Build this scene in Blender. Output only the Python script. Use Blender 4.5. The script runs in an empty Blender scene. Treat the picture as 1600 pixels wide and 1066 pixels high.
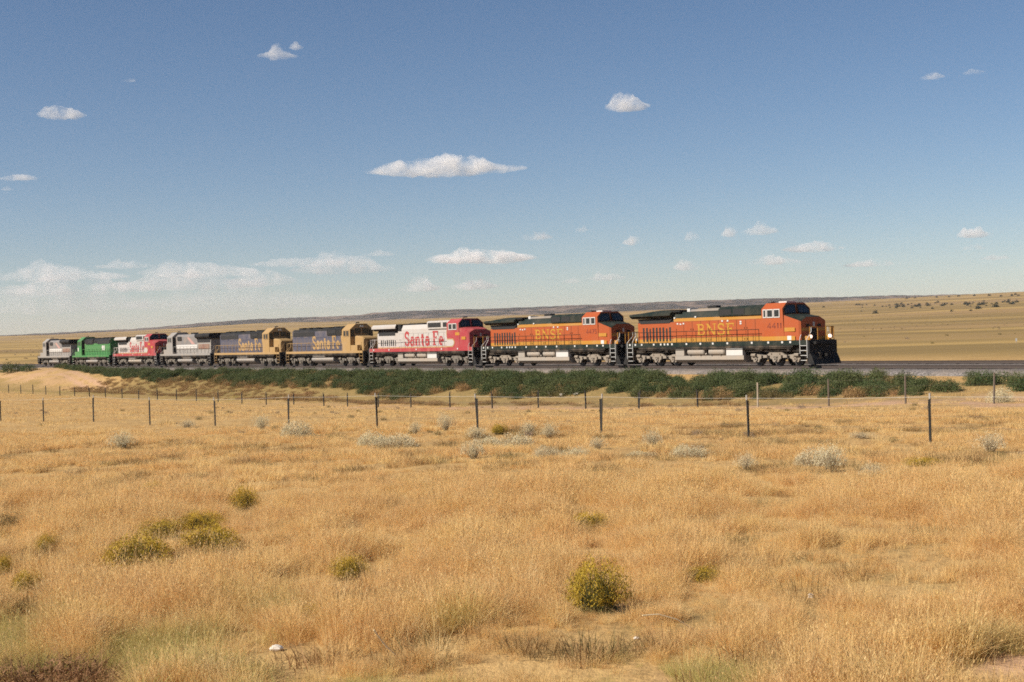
import bpy, bmesh, math, random
import numpy as np
from mathutils import Matrix, Vector

random.seed(7)
RNG = np.random.default_rng(11)
S = bpy.context.scene
COL = S.collection

# ------------------------------------------------------------------ camera
EYE = 2.84                      # metres above the rail tops (rail top is z = 0)
FPX = 2178.0                    # focal length in pixels of the 1600 px wide photograph
ROLL = math.radians(1.7)
PITCH = math.atan(8.0 / FPX)
cd = bpy.data.cameras.new('camera')
cam = bpy.data.objects.new('camera', cd)
COL.objects.link(cam)
cd.sensor_width = 36.0
cd.lens = FPX / 1600.0 * 36.0
cd.clip_start = 0.2
cd.clip_end = 90000.0
cam.matrix_world = (Matrix.Translation((0, 0, EYE)) @ Matrix.Rotation(math.pi / 2 - PITCH, 4, 'X')
                    @ Matrix.Rotation(-ROLL, 4, 'Z'))
S.camera = cam

# ------------------------------------------------------------------ sky, sun, exposure
SUN_H = Vector((-0.925, -0.38))            # horizontal direction towards the sun
SUN_EL = math.radians(37)
SKY_STRENGTH = 0.0595
SUN_STRENGTH = 5.0
world = bpy.data.worlds.new('World')
S.world = world
world.use_nodes = True
wn = world.node_tree.nodes
wl = world.node_tree.links
wn.clear()
w_out = wn.new('ShaderNodeOutputWorld')
w_bg = wn.new('ShaderNodeBackground')
w_sky = wn.new('ShaderNodeTexSky')
w_sky.sky_type = 'NISHITA'
w_sky.sun_disc = False
w_sky.sun_elevation = SUN_EL
w_sky.sun_rotation = math.atan2(SUN_H.x, SUN_H.y)
w_sky.altitude = 1800
w_sky.air_density = 1.0
w_sky.dust_density = 0.6
w_sky.ozone_density = 1.6
w_hsv = wn.new('ShaderNodeHueSaturation')
w_hsv.inputs['Saturation'].default_value = 1.13
wl.new(w_sky.outputs['Color'], w_hsv.inputs['Color'])
w_tint = wn.new('ShaderNodeMix'); w_tint.data_type = 'RGBA'; w_tint.blend_type = 'MULTIPLY'
w_tint.inputs[0].default_value = 1.0
w_tint.inputs[7].default_value = (0.970, 0.935, 0.942, 1)
wl.new(w_hsv.outputs['Color'], w_tint.inputs[6])
wl.new(w_tint.outputs[2], w_bg.inputs['Color'])
w_bg.inputs['Strength'].default_value = SKY_STRENGTH
wl.new(w_bg.outputs[0], w_out.inputs['Surface'])

sl = bpy.data.lights.new('sun', 'SUN')
sl.energy = SUN_STRENGTH
sl.angle = math.radians(0.5)
sl.color = (1.0, 0.93, 0.82)
sun = bpy.data.objects.new('sun', sl)
COL.objects.link(sun)
sdir = Vector((SUN_H.x * math.cos(SUN_EL), SUN_H.y * math.cos(SUN_EL), math.sin(SUN_EL))).normalized()
sun.rotation_euler = sdir.to_track_quat('Z', 'Y').to_euler()
sun.location = (-60, -40, 60)

S.view_settings.view_transform = 'Standard'
S.view_settings.look = 'None'
S.view_settings.exposure = 0.66
S.view_settings.gamma = 1.0
S.view_settings.use_curve_mapping = False
S.cycles.volume_bounces = 10
S.cycles.diffuse_bounces = 6
S.cycles.use_denoising = False
S.cycles.max_bounces = 12
S.cycles.transparent_max_bounces = 16
S.cycles.sample_clamp_direct = 4.0
S.cycles.sample_clamp_indirect = 3.0
S.cycles.filter_width = 1.7

# ------------------------------------------------------------------ pixel helpers (1600 x 1066 photograph)
def ray(x, y):
    """Slopes (right, down) per metre of depth of a photograph pixel, roll and pitch undone."""
    u, v = x - 800.0, y - 533.0
    up = u * math.cos(ROLL) - v * math.sin(ROLL)
    vp = v * math.cos(ROLL) + u * math.sin(ROLL)
    return up / FPX, (vp + 8.0) / FPX

# ------------------------------------------------------------------ numpy noise
def _hash(ix, iy, seed):
    h = (ix.astype(np.int64) * 374761393 + iy.astype(np.int64) * 668265263 + seed * 974634777) & 0x7fffffff
    h = ((h ^ (h >> 13)) * 1274126177) & 0x7fffffff
    h = h ^ (h >> 16)
    return (h & 0xffff) / 65535.0

def vnoise(x, y, seed=0):
    x = np.asarray(x, float); y = np.asarray(y, float)
    ix, iy = np.floor(x), np.floor(y)
    fx, fy = x - ix, y - iy
    fx = fx * fx * (3 - 2 * fx); fy = fy * fy * (3 - 2 * fy)
    a = _hash(ix, iy, seed); b = _hash(ix + 1, iy, seed)
    c = _hash(ix, iy + 1, seed); d = _hash(ix + 1, iy + 1, seed)
    return (a + (b - a) * fx) * (1 - fy) + (c + (d - c) * fx) * fy

def fbm(x, y, seed=0, octv=4):
    t = 0.0; amp = 0.5
    for o in range(octv):
        t = t + amp * (vnoise(x * 2 ** o, y * 2 ** o, seed + o) - 0.5)
        amp *= 0.5
    return t * 2

def sstep(a, b, x):
    t = np.clip((np.asarray(x, float) - a) / (b - a), 0, 1)
    return t * t * (3 - 2 * t)

# ------------------------------------------------------------------ track frame
TT = np.array([-0.589, 0.808])        # along the track, towards the rear of the train
TN = np.array([0.808, 0.589])         # across the track, away from the camera
QT = 78.7                             # distance of the near track's centre line
Q2 = QT + 9.5                         # the far track
def pq(X, Y):
    return X * TT[0] + Y * TT[1], X * TN[0] + Y * TN[1]
def xy(p, q):
    return p * TT[0] + q * TN[0], p * TT[1] + q * TN[1]

def ground_z(X, Y):
    X = np.asarray(X, float); Y = np.asarray(Y, float)
    p, q = pq(X, Y)
    D = np.maximum(np.hypot(X, Y), 1e-3)
    near = np.interp(p, [-60, 0, 21, 54, 71, 110, 200, 500], [0.9, 0.35, 0.0, -0.54, -0.81, -1.6, -2.4, -2.4])
    mid = np.interp(p, [-60, 0, 20, 40, 65, 105, 145, 190, 230, 500], [-0.3, -0.35, -0.5, -1.0, -1.96, -2.7, -2.8, -2.8, -2.6, -2.2])
    b = np.clip((q - 26) / 31.0, 0, 1)
    z = near + (mid - near) * (b * b * (3 - 2 * b) * 0.35 + b * 0.65)
    z = z + fbm(X / 5.0, Y / 5.0, 3, 3) * 0.16 * sstep(2, 9, D) + fbm(X / 1.1, Y / 1.1, 9, 2) * 0.05
    # embankment
    bank = sstep(62.0 - 5.0 * sstep(184, 208, p), 71.5, q + fbm(X / 7.0, Y / 7.0, 21, 3) * 2.2)
    z = z + (-0.85 - z) * bank
    top = sstep(73.0, 76.2, q)
    z = z + (-0.5 - z) * top
    # plain beyond
    u = np.clip(X / np.maximum(Y, 1.0), -0.7, 0.7) * FPX + 800
    crest = np.interp(u, [-300, 0, 200, 400, 800, 1300, 1600, 1900], [20, 21, 22, 29, 31, 36, 41, 44])
    lD = np.log(D)
    e0 = np.interp(lD, np.log([90, 120, 160, 250, 400, 700]), [50, 46, 38, 25, 12, 0])
    e1 = np.interp(lD, np.log([700, 1200, 2000, 3600, 9000]), [0, 0.48, 0.78, 1.0, 0.9])
    zp = EYE - (e0 - e1 * crest) * D / FPX
    zp = zp + fbm(X / 60.0, Y / 60.0, 33, 4) * 0.8 * sstep(150, 500, D) + fbm(X / 400.0, Y / 400.0, 37, 3) * 8.0 * sstep(700, 2600, D)
    back = sstep(94, 118, q)
    z = z + (zp - z) * back
    # cutting-side mound with two dirt trails at the far end of the embankment
    m = np.exp(-((p - 224) / 18.0) ** 2 - ((q - 70.0) / 6.5) ** 2)
    z = z + 0.85 * m
    # behind the camera: level
    return np.where((q < -5), 0.3 + 0 * z, z)

def gpix(x, y):
    """World point where the ground is seen at a photograph pixel."""
    a, d = ray(x, y)
    D = np.geomspace(5, 8000, 6000)
    zr = EYE - d * D
    zg = ground_z(a * D, D)
    hit = np.nonzero(zr <= zg)[0]
    i = hit[0] if len(hit) else len(D) - 1
    return float(a * D[i]), float(D[i]), float(zg[i])

# ------------------------------------------------------------------ materials
MATS = {}
def nodes_of(name):
    m = bpy.data.materials.new(name)
    m.use_nodes = True
    nt = m.node_tree
    nt.nodes.clear()
    out = nt.nodes.new('ShaderNodeOutputMaterial')
    bs = nt.nodes.new('ShaderNodeBsdfPrincipled')
    nt.links.new(bs.outputs[0], out.inputs['Surface'])
    return m, nt, bs, out

def mixc(nt, fac, a, b):
    n = nt.nodes.new('ShaderNodeMix'); n.data_type = 'RGBA'
    for s, v in ((n.inputs[0], fac), (n.inputs[6], a), (n.inputs[7], b)):
        if isinstance(v, bpy.types.NodeSocket): nt.links.new(v, s)
        elif isinstance(v, (int, float)): s.default_value = v
        else: s.default_value = (*v, 1)
    return n.outputs[2]

def ramp(nt, src, p0, p1):
    n = nt.nodes.new('ShaderNodeMapRange')
    n.interpolation_type = 'SMOOTHSTEP'
    n.inputs[1].default_value = p0; n.inputs[2].default_value = p1
    nt.links.new(src, n.inputs[0])
    return n.outputs[0]

def noise(nt, scale, detail=4, rough=0.55, vec=None, sc=None):
    t = nt.nodes.new('ShaderNodeTexNoise')
    t.inputs['Scale'].default_value = scale
    t.inputs['Detail'].default_value = detail
    t.inputs['Roughness'].default_value = rough
    if vec is None:
        vec = nt.nodes.new('ShaderNodeTexCoord').outputs['Object']
    if sc is not None:
        mp = nt.nodes.new('ShaderNodeMapping'); mp.inputs['Scale'].default_value = sc
        nt.links.new(vec, mp.inputs[0]); vec = mp.outputs[0]
    nt.links.new(vec, t.inputs['Vector'])
    return t.outputs['Fac']

def math_(nt, op, a, b):
    n = nt.nodes.new('ShaderNodeMath'); n.operation = op
    for s, v in ((n.inputs[0], a), (n.inputs[1], b)):
        if isinstance(v, bpy.types.NodeSocket): nt.links.new(v, s)
        else: s.default_value = v
    return n.outputs[0]

DUST = (0.34, 0.25, 0.17)
PAINTCOL = {}
def paint(name, col, rough=0.42, dirt=0.35, dcol=DUST, metal=0.0, streak=True):
    if name in MATS: return MATS[name]
    PAINTCOL[name] = col
    m, nt, bs, out = nodes_of(name)
    n1 = noise(nt, 0.9, 5)
    n2 = noise(nt, 1.0, 4, sc=(6.0, 6.0, 0.5)) if streak else noise(nt, 4.0, 4)
    f = math_(nt, 'MULTIPLY', ramp(nt, n1, 0.38, 0.72), dirt)
    f2 = math_(nt, 'MULTIPLY', ramp(nt, n2, 0.5, 0.75), dirt * 0.8)
    c = mixc(nt, f, col, dcol)
    c = mixc(nt, f2, c, tuple(x * 0.55 for x in dcol))
    nt.links.new(c, bs.inputs['Base Color'])
    r = nt.nodes.new('ShaderNodeMapRange')
    r.inputs[3].default_value = rough; r.inputs[4].default_value = min(1, rough + 0.35)
    nt.links.new(n1, r.inputs[0]); nt.links.new(r.outputs[0], bs.inputs['Roughness'])
    bs.inputs['Metallic'].default_value = metal
    if max(col) < 0.03: bs.inputs['Specular IOR Level'].default_value = 0.2
    MATS[name] = m
    return m

def flat(name, col, rough=0.6, emit=None, estr=0.0):
    if name in MATS: return MATS[name]
    m, nt, bs, out = nodes_of(name)
    n1 = noise(nt, 3.0, 3)
    c = mixc(nt, ramp(nt, n1, 0.3, 0.8), col, tuple(min(1, x * 0.8) for x in col))
    nt.links.new(c, bs.inputs['Base Color'])
    bs.inputs['Roughness'].default_value = rough
    if emit:
        bs.inputs['Emission Color'].default_value = (*emit, 1)
        bs.inputs['Emission Strength'].default_value = estr
    MATS[name] = m
    return m

ORANGE = paint('orange_paint', (0.3041, 0.05491, 0.005069), dirt=0.15, dcol=(0.22, 0.09, 0.04))
YELLOW = paint('yellow_paint', (0.3644, 0.1615, 0.01176), dirt=0.18)
GREEN = paint('dark_green_paint', (0.007392, 0.01512, 0.0121), dirt=0.08)
BLACK = paint('black_paint', (0.0112, 0.012, 0.0128), 0.5, dirt=0.04)
UNDER = paint('underframe_black', (0.0112, 0.0105, 0.0098), 0.7, dirt=0.25)
TRUCKC = paint('dusty_truck_paint', (0.2109, 0.1772, 0.1392), 0.75, dirt=0.5, dcol=(0.2, 0.15, 0.11))
TRUCKD = paint('dull_silver_truck', (0.1477, 0.1271, 0.1025), 0.75, dirt=0.6, dcol=(0.1, 0.08, 0.06))
TANKC = paint('dusty_tank_paint', (0.2677, 0.2343, 0.196), 0.6, dirt=0.4)
SILVER = paint('silver_white_paint', (0.3867, 0.3574, 0.334), 0.4, dirt=0.28)
WARRED = paint('warbonnet_red', (0.293, 0.02637, 0.03222), 0.4, dirt=0.2)
BLUE = paint('faded_blue_paint', (0.04394, 0.0457, 0.07324), 0.5, dirt=0.25)
SFYEL = paint('faded_yellow_paint', (0.3085, 0.187, 0.06693), 0.5, dirt=0.25)
BNGRN = paint('leaf_green_paint', (0.0293, 0.1582, 0.03808), 0.45, dirt=0.18)
LMGREY = paint('pale_grey_paint', (0.225, 0.2081, 0.1912), 0.5, dirt=0.3)
LMDARK = paint('mid_grey_paint', (0.1519, 0.1406, 0.135), 0.5, dirt=0.3)
WHITE = paint('white_paint', (0.4687, 0.4499, 0.425), 0.45, dirt=0.15)
RUSTB = paint('brown_grille_paint', (0.16, 0.075, 0.05), 0.7, dirt=0.4)
GLASS = flat('dark_cab_glass', (0.012, 0.015, 0.017), 0.08)
STEEL = flat('worn_steel', (0.066, 0.057, 0.051), 0.45)
WHEELM = flat('wheel_steel', (0.03, 0.026, 0.024), 0.6)
SLOT = flat('vent_black', (0.012, 0.011, 0.011), 0.8)
LAMP = flat('lit_lamp', (0.9, 0.8, 0.75), 0.3, (1.0, 0.66, 0.5), 1.1)
REFL = flat('white_reflector', (0.5312, 0.5179, 0.4914), 0.4)
NUMC = flat('dark_red_numbers', (0.1188, 0.0189, 0.0108), 0.5)
LETY = flat('yellow_lettering', (0.4021, 0.2011, 0.01828), 0.5)
LETR = flat('red_lettering', (0.3249, 0.0375, 0.0375), 0.5)

# ------------------------------------------------------------------ mesh builder
class MB:
    def __init__(s): s.v = []; s.f = []; s.m = []
    def face(s, idx, mi=0): s.f.append(tuple(idx)); s.m.append(mi)
    def box(s, x0, x1, y0, y1, z0, z1, mi=0):
        b = len(s.v)
        s.v += [(x0, y0, z0), (x1, y0, z0), (x1, y1, z0), (x0, y1, z0), (x0, y0, z1), (x1, y0, z1), (x1, y1, z1), (x0, y1, z1)]
        for q in ((0, 3, 2, 1), (4, 5, 6, 7), (0, 1, 5, 4), (1, 2, 6, 5), (2, 3, 7, 6), (3, 0, 4, 7)):
            s.face([b + i for i in q], mi)
        return s
    def loft(s, secs, mats=0, caps=(0, 0)):
        """secs: closed rings of equal length; mats: index or one per ring edge."""
        n = len(secs[0]); b = len(s.v)
        for r in secs: s.v += [tuple(p) for p in r]
        for k in range(len(secs) - 1):
            for i in range(n):
                j = (i + 1) % n
                s.face([b + k * n + i, b + k * n + j, b + (k + 1) * n + j, b + (k + 1) * n + i], mats if isinstance(mats, int) else mats[i])
        s.face([b + i for i in range(n)][::-1], caps[0])
        e = b + (len(secs) - 1) * n
        s.face([e + i for i in range(n)], caps[1])
        return s
    def prism_x(s, prof, x0, x1, mats=0, cap=0):
        return s.loft([[(x0, y, z) for y, z in prof], [(x1, y, z) for y, z in prof]], mats, (cap, cap))
    def prism_y(s, prof, y0, y1, mi=0):
        return s.loft([[(x, y0, z) for x, z in prof], [(x, y1, z) for x, z in prof]], mi, (mi, mi))
    def cyl(s, p0, p1, r0, r1=None, n=10, mi=0):
        r1 = r0 if r1 is None else r1
        p0 = Vector(p0); p1 = Vector(p1); d = (p1 - p0).normalized()
        a = d.orthogonal().normalized(); c = d.cross(a)
        ring = lambda p, r: [tuple(p + a * (r * math.cos(2 * math.pi * i / n)) + c * (r * math.sin(2 * math.pi * i / n))) for i in range(n)]
        return s.loft([ring(p0, r0), ring(p1, r1)], mi, (mi, mi))
    def tube(s, pts, r, n=5, mi=0):
        for a, b in zip(pts[:-1], pts[1:]): s.cyl(a, b, r, r, n, mi)
        return s
    def mesh(s, name, mats):
        me = bpy.data.meshes.new(name)
        me.from_pydata(s.v, [], s.f)
        for m in (mats if isinstance(mats, (list, tuple)) else [mats]): me.materials.append(m)
        if any(s.m): me.polygons.foreach_set('material_index', s.m)
        bm = bmesh.new(); bm.from_mesh(me)
        bmesh.ops.recalc_face_normals(bm, faces=bm.faces)
        bm.to_mesh(me); bm.free()
        me.update()
        return me
    def build(s, name, mats, parent=None, smooth=False):
        me = s.mesh(name, mats)
        if smooth: me.shade_smooth()
        return link(name, me, parent)

def link(name, me, parent=None, loc=None):
    o = bpy.data.objects.new(name, me)
    COL.objects.link(o)
    if parent is not None: o.parent = parent
    if loc is not None: o.location = loc
    return o

def empty(name, loc=(0, 0, 0), rz=0.0, parent=None):
    o = bpy.data.objects.new(name, None)
    o.empty_display_size = 0.5
    COL.objects.link(o)
    o.location = loc; o.rotation_euler = (0, 0, rz)
    if parent is not None: o.parent = parent
    return o

def tag(o, label=None, cat=None, group=None, kind=None):
    if label: o['label'] = label
    if cat: o['category'] = cat
    if group: o['group'] = group
    if kind: o['kind'] = kind
    return o

def children(o): return [c for c in o.children]
def copy_tree(o, parent=None):
    c = o.copy(); COL.objects.link(c)
    if parent is not None: c.parent = parent
    for ch in children(o): copy_tree(ch, c)
    return c

def np_mesh(name, V, F, mat):
    me = bpy.data.meshes.new(name)
    V = np.asarray(V, np.float32); F = np.asarray(F, np.int32)
    n, k = F.shape
    me.vertices.add(len(V)); me.vertices.foreach_set('co', V.ravel())
    me.loops.add(n * k); me.loops.foreach_set('vertex_index', F.ravel())
    me.polygons.add(n)
    me.polygons.foreach_set('loop_start', np.arange(0, n * k, k, dtype=np.int32))
    me.polygons.foreach_set('loop_total', np.full(n, k, np.int32))
    me.materials.append(mat)
    me.update(calc_edges=True)
    return me

# ================================================================== GROUND
def ground_material():
    m, nt, bs, out = nodes_of('dry_plain')
    geo = nt.nodes.new('ShaderNodeNewGeometry').outputs['Position']
    at = nt.nodes.new('ShaderNodeAttribute'); at.attribute_name = 'zone'
    sp = nt.nodes.new('ShaderNodeSeparateColor'); nt.links.new(at.outputs['Color'], sp.inputs[0])
    dirt, grn, plain = sp.outputs[0], sp.outputs[1], sp.outputs[2]
    a = noise(nt, 0.35, 6, 0.65, geo)
    b = noise(nt, 3.0, 5, 0.7, geo)
    c = mixc(nt, ramp(nt, a, 0.3, 0.7), (0.36, 0.22, 0.085), (0.45, 0.29, 0.12))
    c = mixc(nt, ramp(nt, b, 0.45, 0.75), c, (0.25, 0.15, 0.06))
    # far plain: long bands of olive, tan and reddish ground
    fa = noise(nt, 1.0, 5, 0.6, geo, (0.0011, 0.011, 0.0))
    fb = noise(nt, 1.0, 5, 0.65, geo, (0.02, 0.05, 0.0))
    fc = noise(nt, 1.0, 4, 0.6, geo, (0.0008, 0.0028, 0.0))
    pc = mixc(nt, ramp(nt, fa, 0.42, 0.58), (0.36, 0.236, 0.084), (0.205, 0.137, 0.052))
    pc = mixc(nt, math_(nt, 'MULTIPLY', ramp(nt, fb, 0.5, 0.72), 0.55), pc, (0.16, 0.115, 0.036))
    pc = mixc(nt, math_(nt, 'MULTIPLY', ramp(nt, fc, 0.48, 0.62), 0.6), pc, (0.24, 0.15, 0.075))
    c = mixc(nt, plain, c, pc)
    dc = mixc(nt, ramp(nt, b, 0.3, 0.7), (0.46, 0.29, 0.175), (0.37, 0.22, 0.125))
    c = mixc(nt, dirt, c, dc)
    gc = mixc(nt, ramp(nt, b, 0.3, 0.7), (0.24, 0.16, 0.06), (0.15, 0.115, 0.04))
    c = mixc(nt, grn, c, gc)
    nt.links.new(c, bs.inputs['Base Color'])
    bs.inputs['Roughness'].default_value = 0.95
    bs.inputs['Specular IOR Level'].default_value = 0.15
    bp = nt.nodes.new('ShaderNodeBump'); bp.inputs['Strength'].default_value = 0.6; bp.inputs['Distance'].default_value = 0.12
    nt.links.new(b, bp.inputs['Height']); nt.links.new(bp.outputs[0], bs.inputs['Normal'])
    return m

radii = np.concatenate([np.geomspace(0.6, 55, 130), np.arange(55.7, 262, 0.75), np.geomspace(263, 9000, 130)])
ang = np.concatenate([np.linspace(-30, 30, 330), np.linspace(30, 330, 62)[1:-1]])
A, R = np.meshgrid(np.radians(ang), radii)
GX, GY = R * np.sin(A), R * np.cos(A)
GZ = ground_z(GX, GY)
nr, na = GX.shape
V = np.stack([GX.ravel(), GY.ravel(), GZ.ravel()], 1)
i0 = np.arange(nr - 1)[:, None] * na; j0 = np.arange(na)[None, :]; j1 = (j0 + 1) % na
F = np.stack([i0 + j0, i0 + j1, i0 + na + j1, i0 + na + j0], -1).reshape(-1, 4)
V = np.vstack([V, [[0, 0, 0.3]]])
gmat = ground_material()
me = np_mesh('ground', V, F[:, ::-1], gmat)

def zone_of(X, Y):
    p, q = pq(X, Y)
    n = fbm(X / 3.0, Y / 3.0, 51, 4); n2 = fbm(X / 1.4, Y / 1.4, 57, 3)
    # bare pinkish soil between the far fence and the green weeds, at the near end
    dirt = sstep(52, 55.5, q + n * 5) * (1 - sstep(64, 68, q + n * 4)) * (1 - sstep(70, 125, p)) * sstep(-0.32, 0.05, n + n2 * 0.5)
    for (cx, cy, r) in DIRT_SPOTS:
        d = np.hypot((X - cx), (Y - cy)) / r
        dirt = np.maximum(dirt, 1 - sstep(0.55, 1.15, d + n2 * 0.8))
    for tr in TRAILS:
        for (ax_, ay_), (bx_, by_) in zip(tr[:-1], tr[1:]):
            ex, ey = bx_ - ax_, by_ - ay_
            tpar = np.clip(((X - ax_) * ex + (Y - ay_) * ey) / (ex * ex + ey * ey), 0, 1)
            dist = np.hypot(X - ax_ - tpar * ex, Y - ay_ - tpar * ey)
            dirt = np.maximum(dirt, 1 - sstep(0.25, 0.65, dist + n2 * 0.3))
    dirt = np.maximum(dirt, 0.7 * np.exp(-((p - 216) / 20.0) ** 2) * sstep(60, 64, q) * (1 - sstep(73, 75, q)) * sstep(-0.35, 0.15, n + n2))
    grn = sstep(55.5, 58.5, q + n * 3) * (1 - sstep(61, 64, q + n * 3)) * sstep(110, 150, p) * 0.55
    grn = np.maximum(grn, sstep(58.5, 62.5, q + n * 3) * (1 - sstep(72, 73, q)) * sstep(35, 60, p) * (1 - sstep(168, 190, p)) * 0.85)
    D = np.hypot(X, Y)
    grn = np.maximum(grn, sstep(0.05, 0.3, fbm(X / 1.6, Y / 1.6, 71, 3)) * (1 - sstep(14, 19, D)) * 0.5)
    plain = sstep(97, 112, q)
    return np.clip(dirt, 0, 1), np.clip(grn, 0, 1) * (1 - plain), plain
DIRT_SPOTS = []
for (px, py, rp) in ((1595, 1040, 90), (1490, 1012, 26), (1040, 1055, 50), (985, 955, 30), (1330, 965, 24)):
    gx, gy, gz = gpix(px, py)
    DIRT_SPOTS.append((gx, gy, rp * gy / FPX))
TRAILS = [[gpix(*t)[:2] for t in ((170, 608), (152, 599), (135, 590), (112, 580))],
          [gpix(*t)[:2] for t in ((136, 607), (120, 598), (106, 590), (94, 584))]]
zd, zg_, zp_ = zone_of(V[:, 0], V[:, 1])
ca = me.color_attributes.new('zone', 'FLOAT_COLOR', 'POINT')
ca.data.foreach_set('color', np.stack([zd, zg_, zp_, np.ones_like(zd)], 1).astype(np.float32).ravel())
me.shade_smooth()
tag(link('ground', me), kind='structure')

# ------------------------------------------------------------------ mesa on the horizon
def mesa_material():
    m, nt, bs, out = nodes_of('juniper_mesa')
    geo = nt.nodes.new('ShaderNodeNewGeometry').outputs['Position']
    a = noise(nt, 0.012, 6, 0.75, geo)
    b = noise(nt, 0.0022, 4, 0.6, geo)
    v = math_(nt, 'ADD', a, math_(nt, 'MULTIPLY', b, 0.5))
    c = mixc(nt, ramp(nt, v, 0.74, 0.88), (0.026, 0.034, 0.03), (0.20, 0.15, 0.115))
    nt.links.new(c, bs.inputs['Base Color']); bs.inputs['Roughness'].default_value = 1.0
    bs.inputs['Specular IOR Level'].default_value = 0.0
    return m
px = np.linspace(-700, 2300, 700)
top = np.interp(px, [-700, -300, 0, 100, 200, 280, 400, 560, 585, 800, 1000, 1200, 1400, 1600, 2300],
                [20, 22, 24.5, 26, 28, 33, 38, 40, 43, 44, 45.5, 46.5, 45.5, 43, 36])
top = top + fbm(px / 90.0, px * 0, 81, 5) * 1.2 + (vnoise(px / 7.0, px * 0, 87) - 0.5) * 0.9
rows = []
for k, (D, hf) in enumerate(((5000, 0.0), (5400, 0.30), (5700, 0.55), (5900, 0.8), (6100, 0.95), (6300, 1.0), (6900, 0.98), (7600, 0.5))):
    slope = (px - 800) / FPX
    crest = np.interp(px, [-300, 0, 200, 400, 800, 1300, 1600, 1900], [20, 21, 22, 29, 31, 36, 41, 44])
    base = EYE + crest * 0.93 * D / FPX - 12
    peak = EYE + top * D / FPX
    wob = fbm(px / 60.0 + k * 3, px * 0 + k * 7, 91, 3)
    z = base + (peak - base) * np.clip(hf + wob * 0.12 * (0 < hf < 0.97), 0, 1)
    rows.append(np.stack([slope * D, np.full_like(px, D) + wob * 120 * (hf < 0.97), z], 1))
MV = np.concatenate(rows); n = len(px)
MF = np.array([[r * n + i, r * n + i + 1, (r + 1) * n + i + 1, (r + 1) * n + i] for r in range(7) for i in range(n - 1)])
hm = np_mesh('hills', MV, MF, mesa_material())
tag(link('hills', hm), kind='structure')

# ================================================================== TRACKS
def ballast_material():
    m, nt, bs, out = nodes_of('grey_ballast')
    geo = nt.nodes.new('ShaderNodeNewGeometry').outputs['Position']
    vo = nt.nodes.new('ShaderNodeTexVoronoi'); vo.inputs['Scale'].default_value = 9.0
    nt.links.new(geo, vo.inputs['Vector'])
    sp = nt.nodes.new('ShaderNodeSeparateColor'); nt.links.new(vo.outputs['Color'], sp.inputs[0])
    c = mixc(nt, sp.outputs[0], (0.045, 0.04, 0.037), (0.32, 0.275, 0.245))
    c = mixc(nt, ramp(nt, noise(nt, 0.4, 4, 0.6, geo), 0.4, 0.7), c, (0.24, 0.19, 0.15))
    oa = nt.nodes.new('ShaderNodeAttribute'); oa.attribute_name = 'oil'
    c = mixc(nt, oa.outputs['Fac'], c, (0.07, 0.06, 0.055))
    nt.links.new(c, bs.inputs['Base Color']); bs.inputs['Roughness'].default_value = 0.95
    bp = nt.nodes.new('ShaderNodeBump'); bp.inputs['Strength'].default_value = 1.0; bp.inputs['Distance'].default_value = 0.06
    nt.links.new(vo.outputs['Distance'], bp.inputs['Height']); nt.links.new(bp.outputs[0], bs.inputs['Normal'])
    return m
BAL = ballast_material()
def ballast(q0):
    ps = np.arange(-60, 460, 0.55)
    prof = [(-4.7, -1.2), (-4.2, -0.85), (-3.0, -0.42), (-2.0, -0.21), (-0.8, -0.2), (0.8, -0.2), (2.0, -0.21), (3.0, -0.42), (4.4, -0.85), (4.9, -1.2)]
    rows = []
    for k, (dq, z) in enumerate(prof):
        w = (vnoise(ps / 0.7, ps * 0 + k * 3.1, 131) - 0.5)
        q = q0 + dq + w * 0.25
        X, Y = xy(ps, q)
        rows.append(np.stack([X, Y, z + w * (0.09 if 0 < k < 9 else 0)], 1))
    n = len(ps)
    Fq = np.array([[r * n + i, (r + 1) * n + i, (r + 1) * n + i + 1, r * n + i + 1] for r in range(len(prof) - 1) for i in range(n - 1)])
    bme = np_mesh('ballast', np.concatenate(rows), Fq[:, ::-1], BAL)
    oil = np.concatenate([np.full(n, v) for v in (0, 0, 0, 0.55, 0.8, 0.8, 0.55, 0, 0, 0)])
    at = bme.attributes.new('oil', 'FLOAT', 'POINT'); at.data.foreach_set('value', oil.astype(np.float32))
    tag(link('ballast', bme), kind='structure')
ballast(QT); ballast(Q2)
RAILM = flat('brown_rail_steel', (0.055, 0.038, 0.03), 0.55)
TIEM = flat('weathered_tie', (0.075, 0.062, 0.052), 0.9)
TRACK_ROT = math.atan2(-TT[1], -TT[0])            # forward heading of the train
def track(q0, label):
    X, Y = xy(0, q0)
    root = empty('railway_track', (X, Y, -0.3), TRACK_ROT)
    tag(root, label, 'railway track')
    for sgn in (-1, 1):
        b = MB(); y = sgn * 0.7525
        b.prism_x([(y - 0.075, 0.125), (y + 0.075, 0.125), (y + 0.02, 0.15), (y + 0.02, 0.262), (y + 0.037, 0.27), (y + 0.037, 0.3), (y - 0.037, 0.3), (y - 0.037, 0.27), (y - 0.02, 0.262), (y - 0.02, 0.15)], -460, 60)
        b.build('rail', RAILM, root)
    b = MB()
    for k in range(860):
        x = 50 - k * 0.55
        b.box(x - 0.115, x + 0.115, -1.3 + random.uniform(-.04, .04), 1.3, -0.05, 0.118 + random.uniform(-.012, .004))
    t = b.build('tie', TIEM, root); t['kind'] = 'stuff'
track(QT, 'near railway track that the locomotives stand on')
track(Q2, 'far empty railway track running behind the locomotives')

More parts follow.
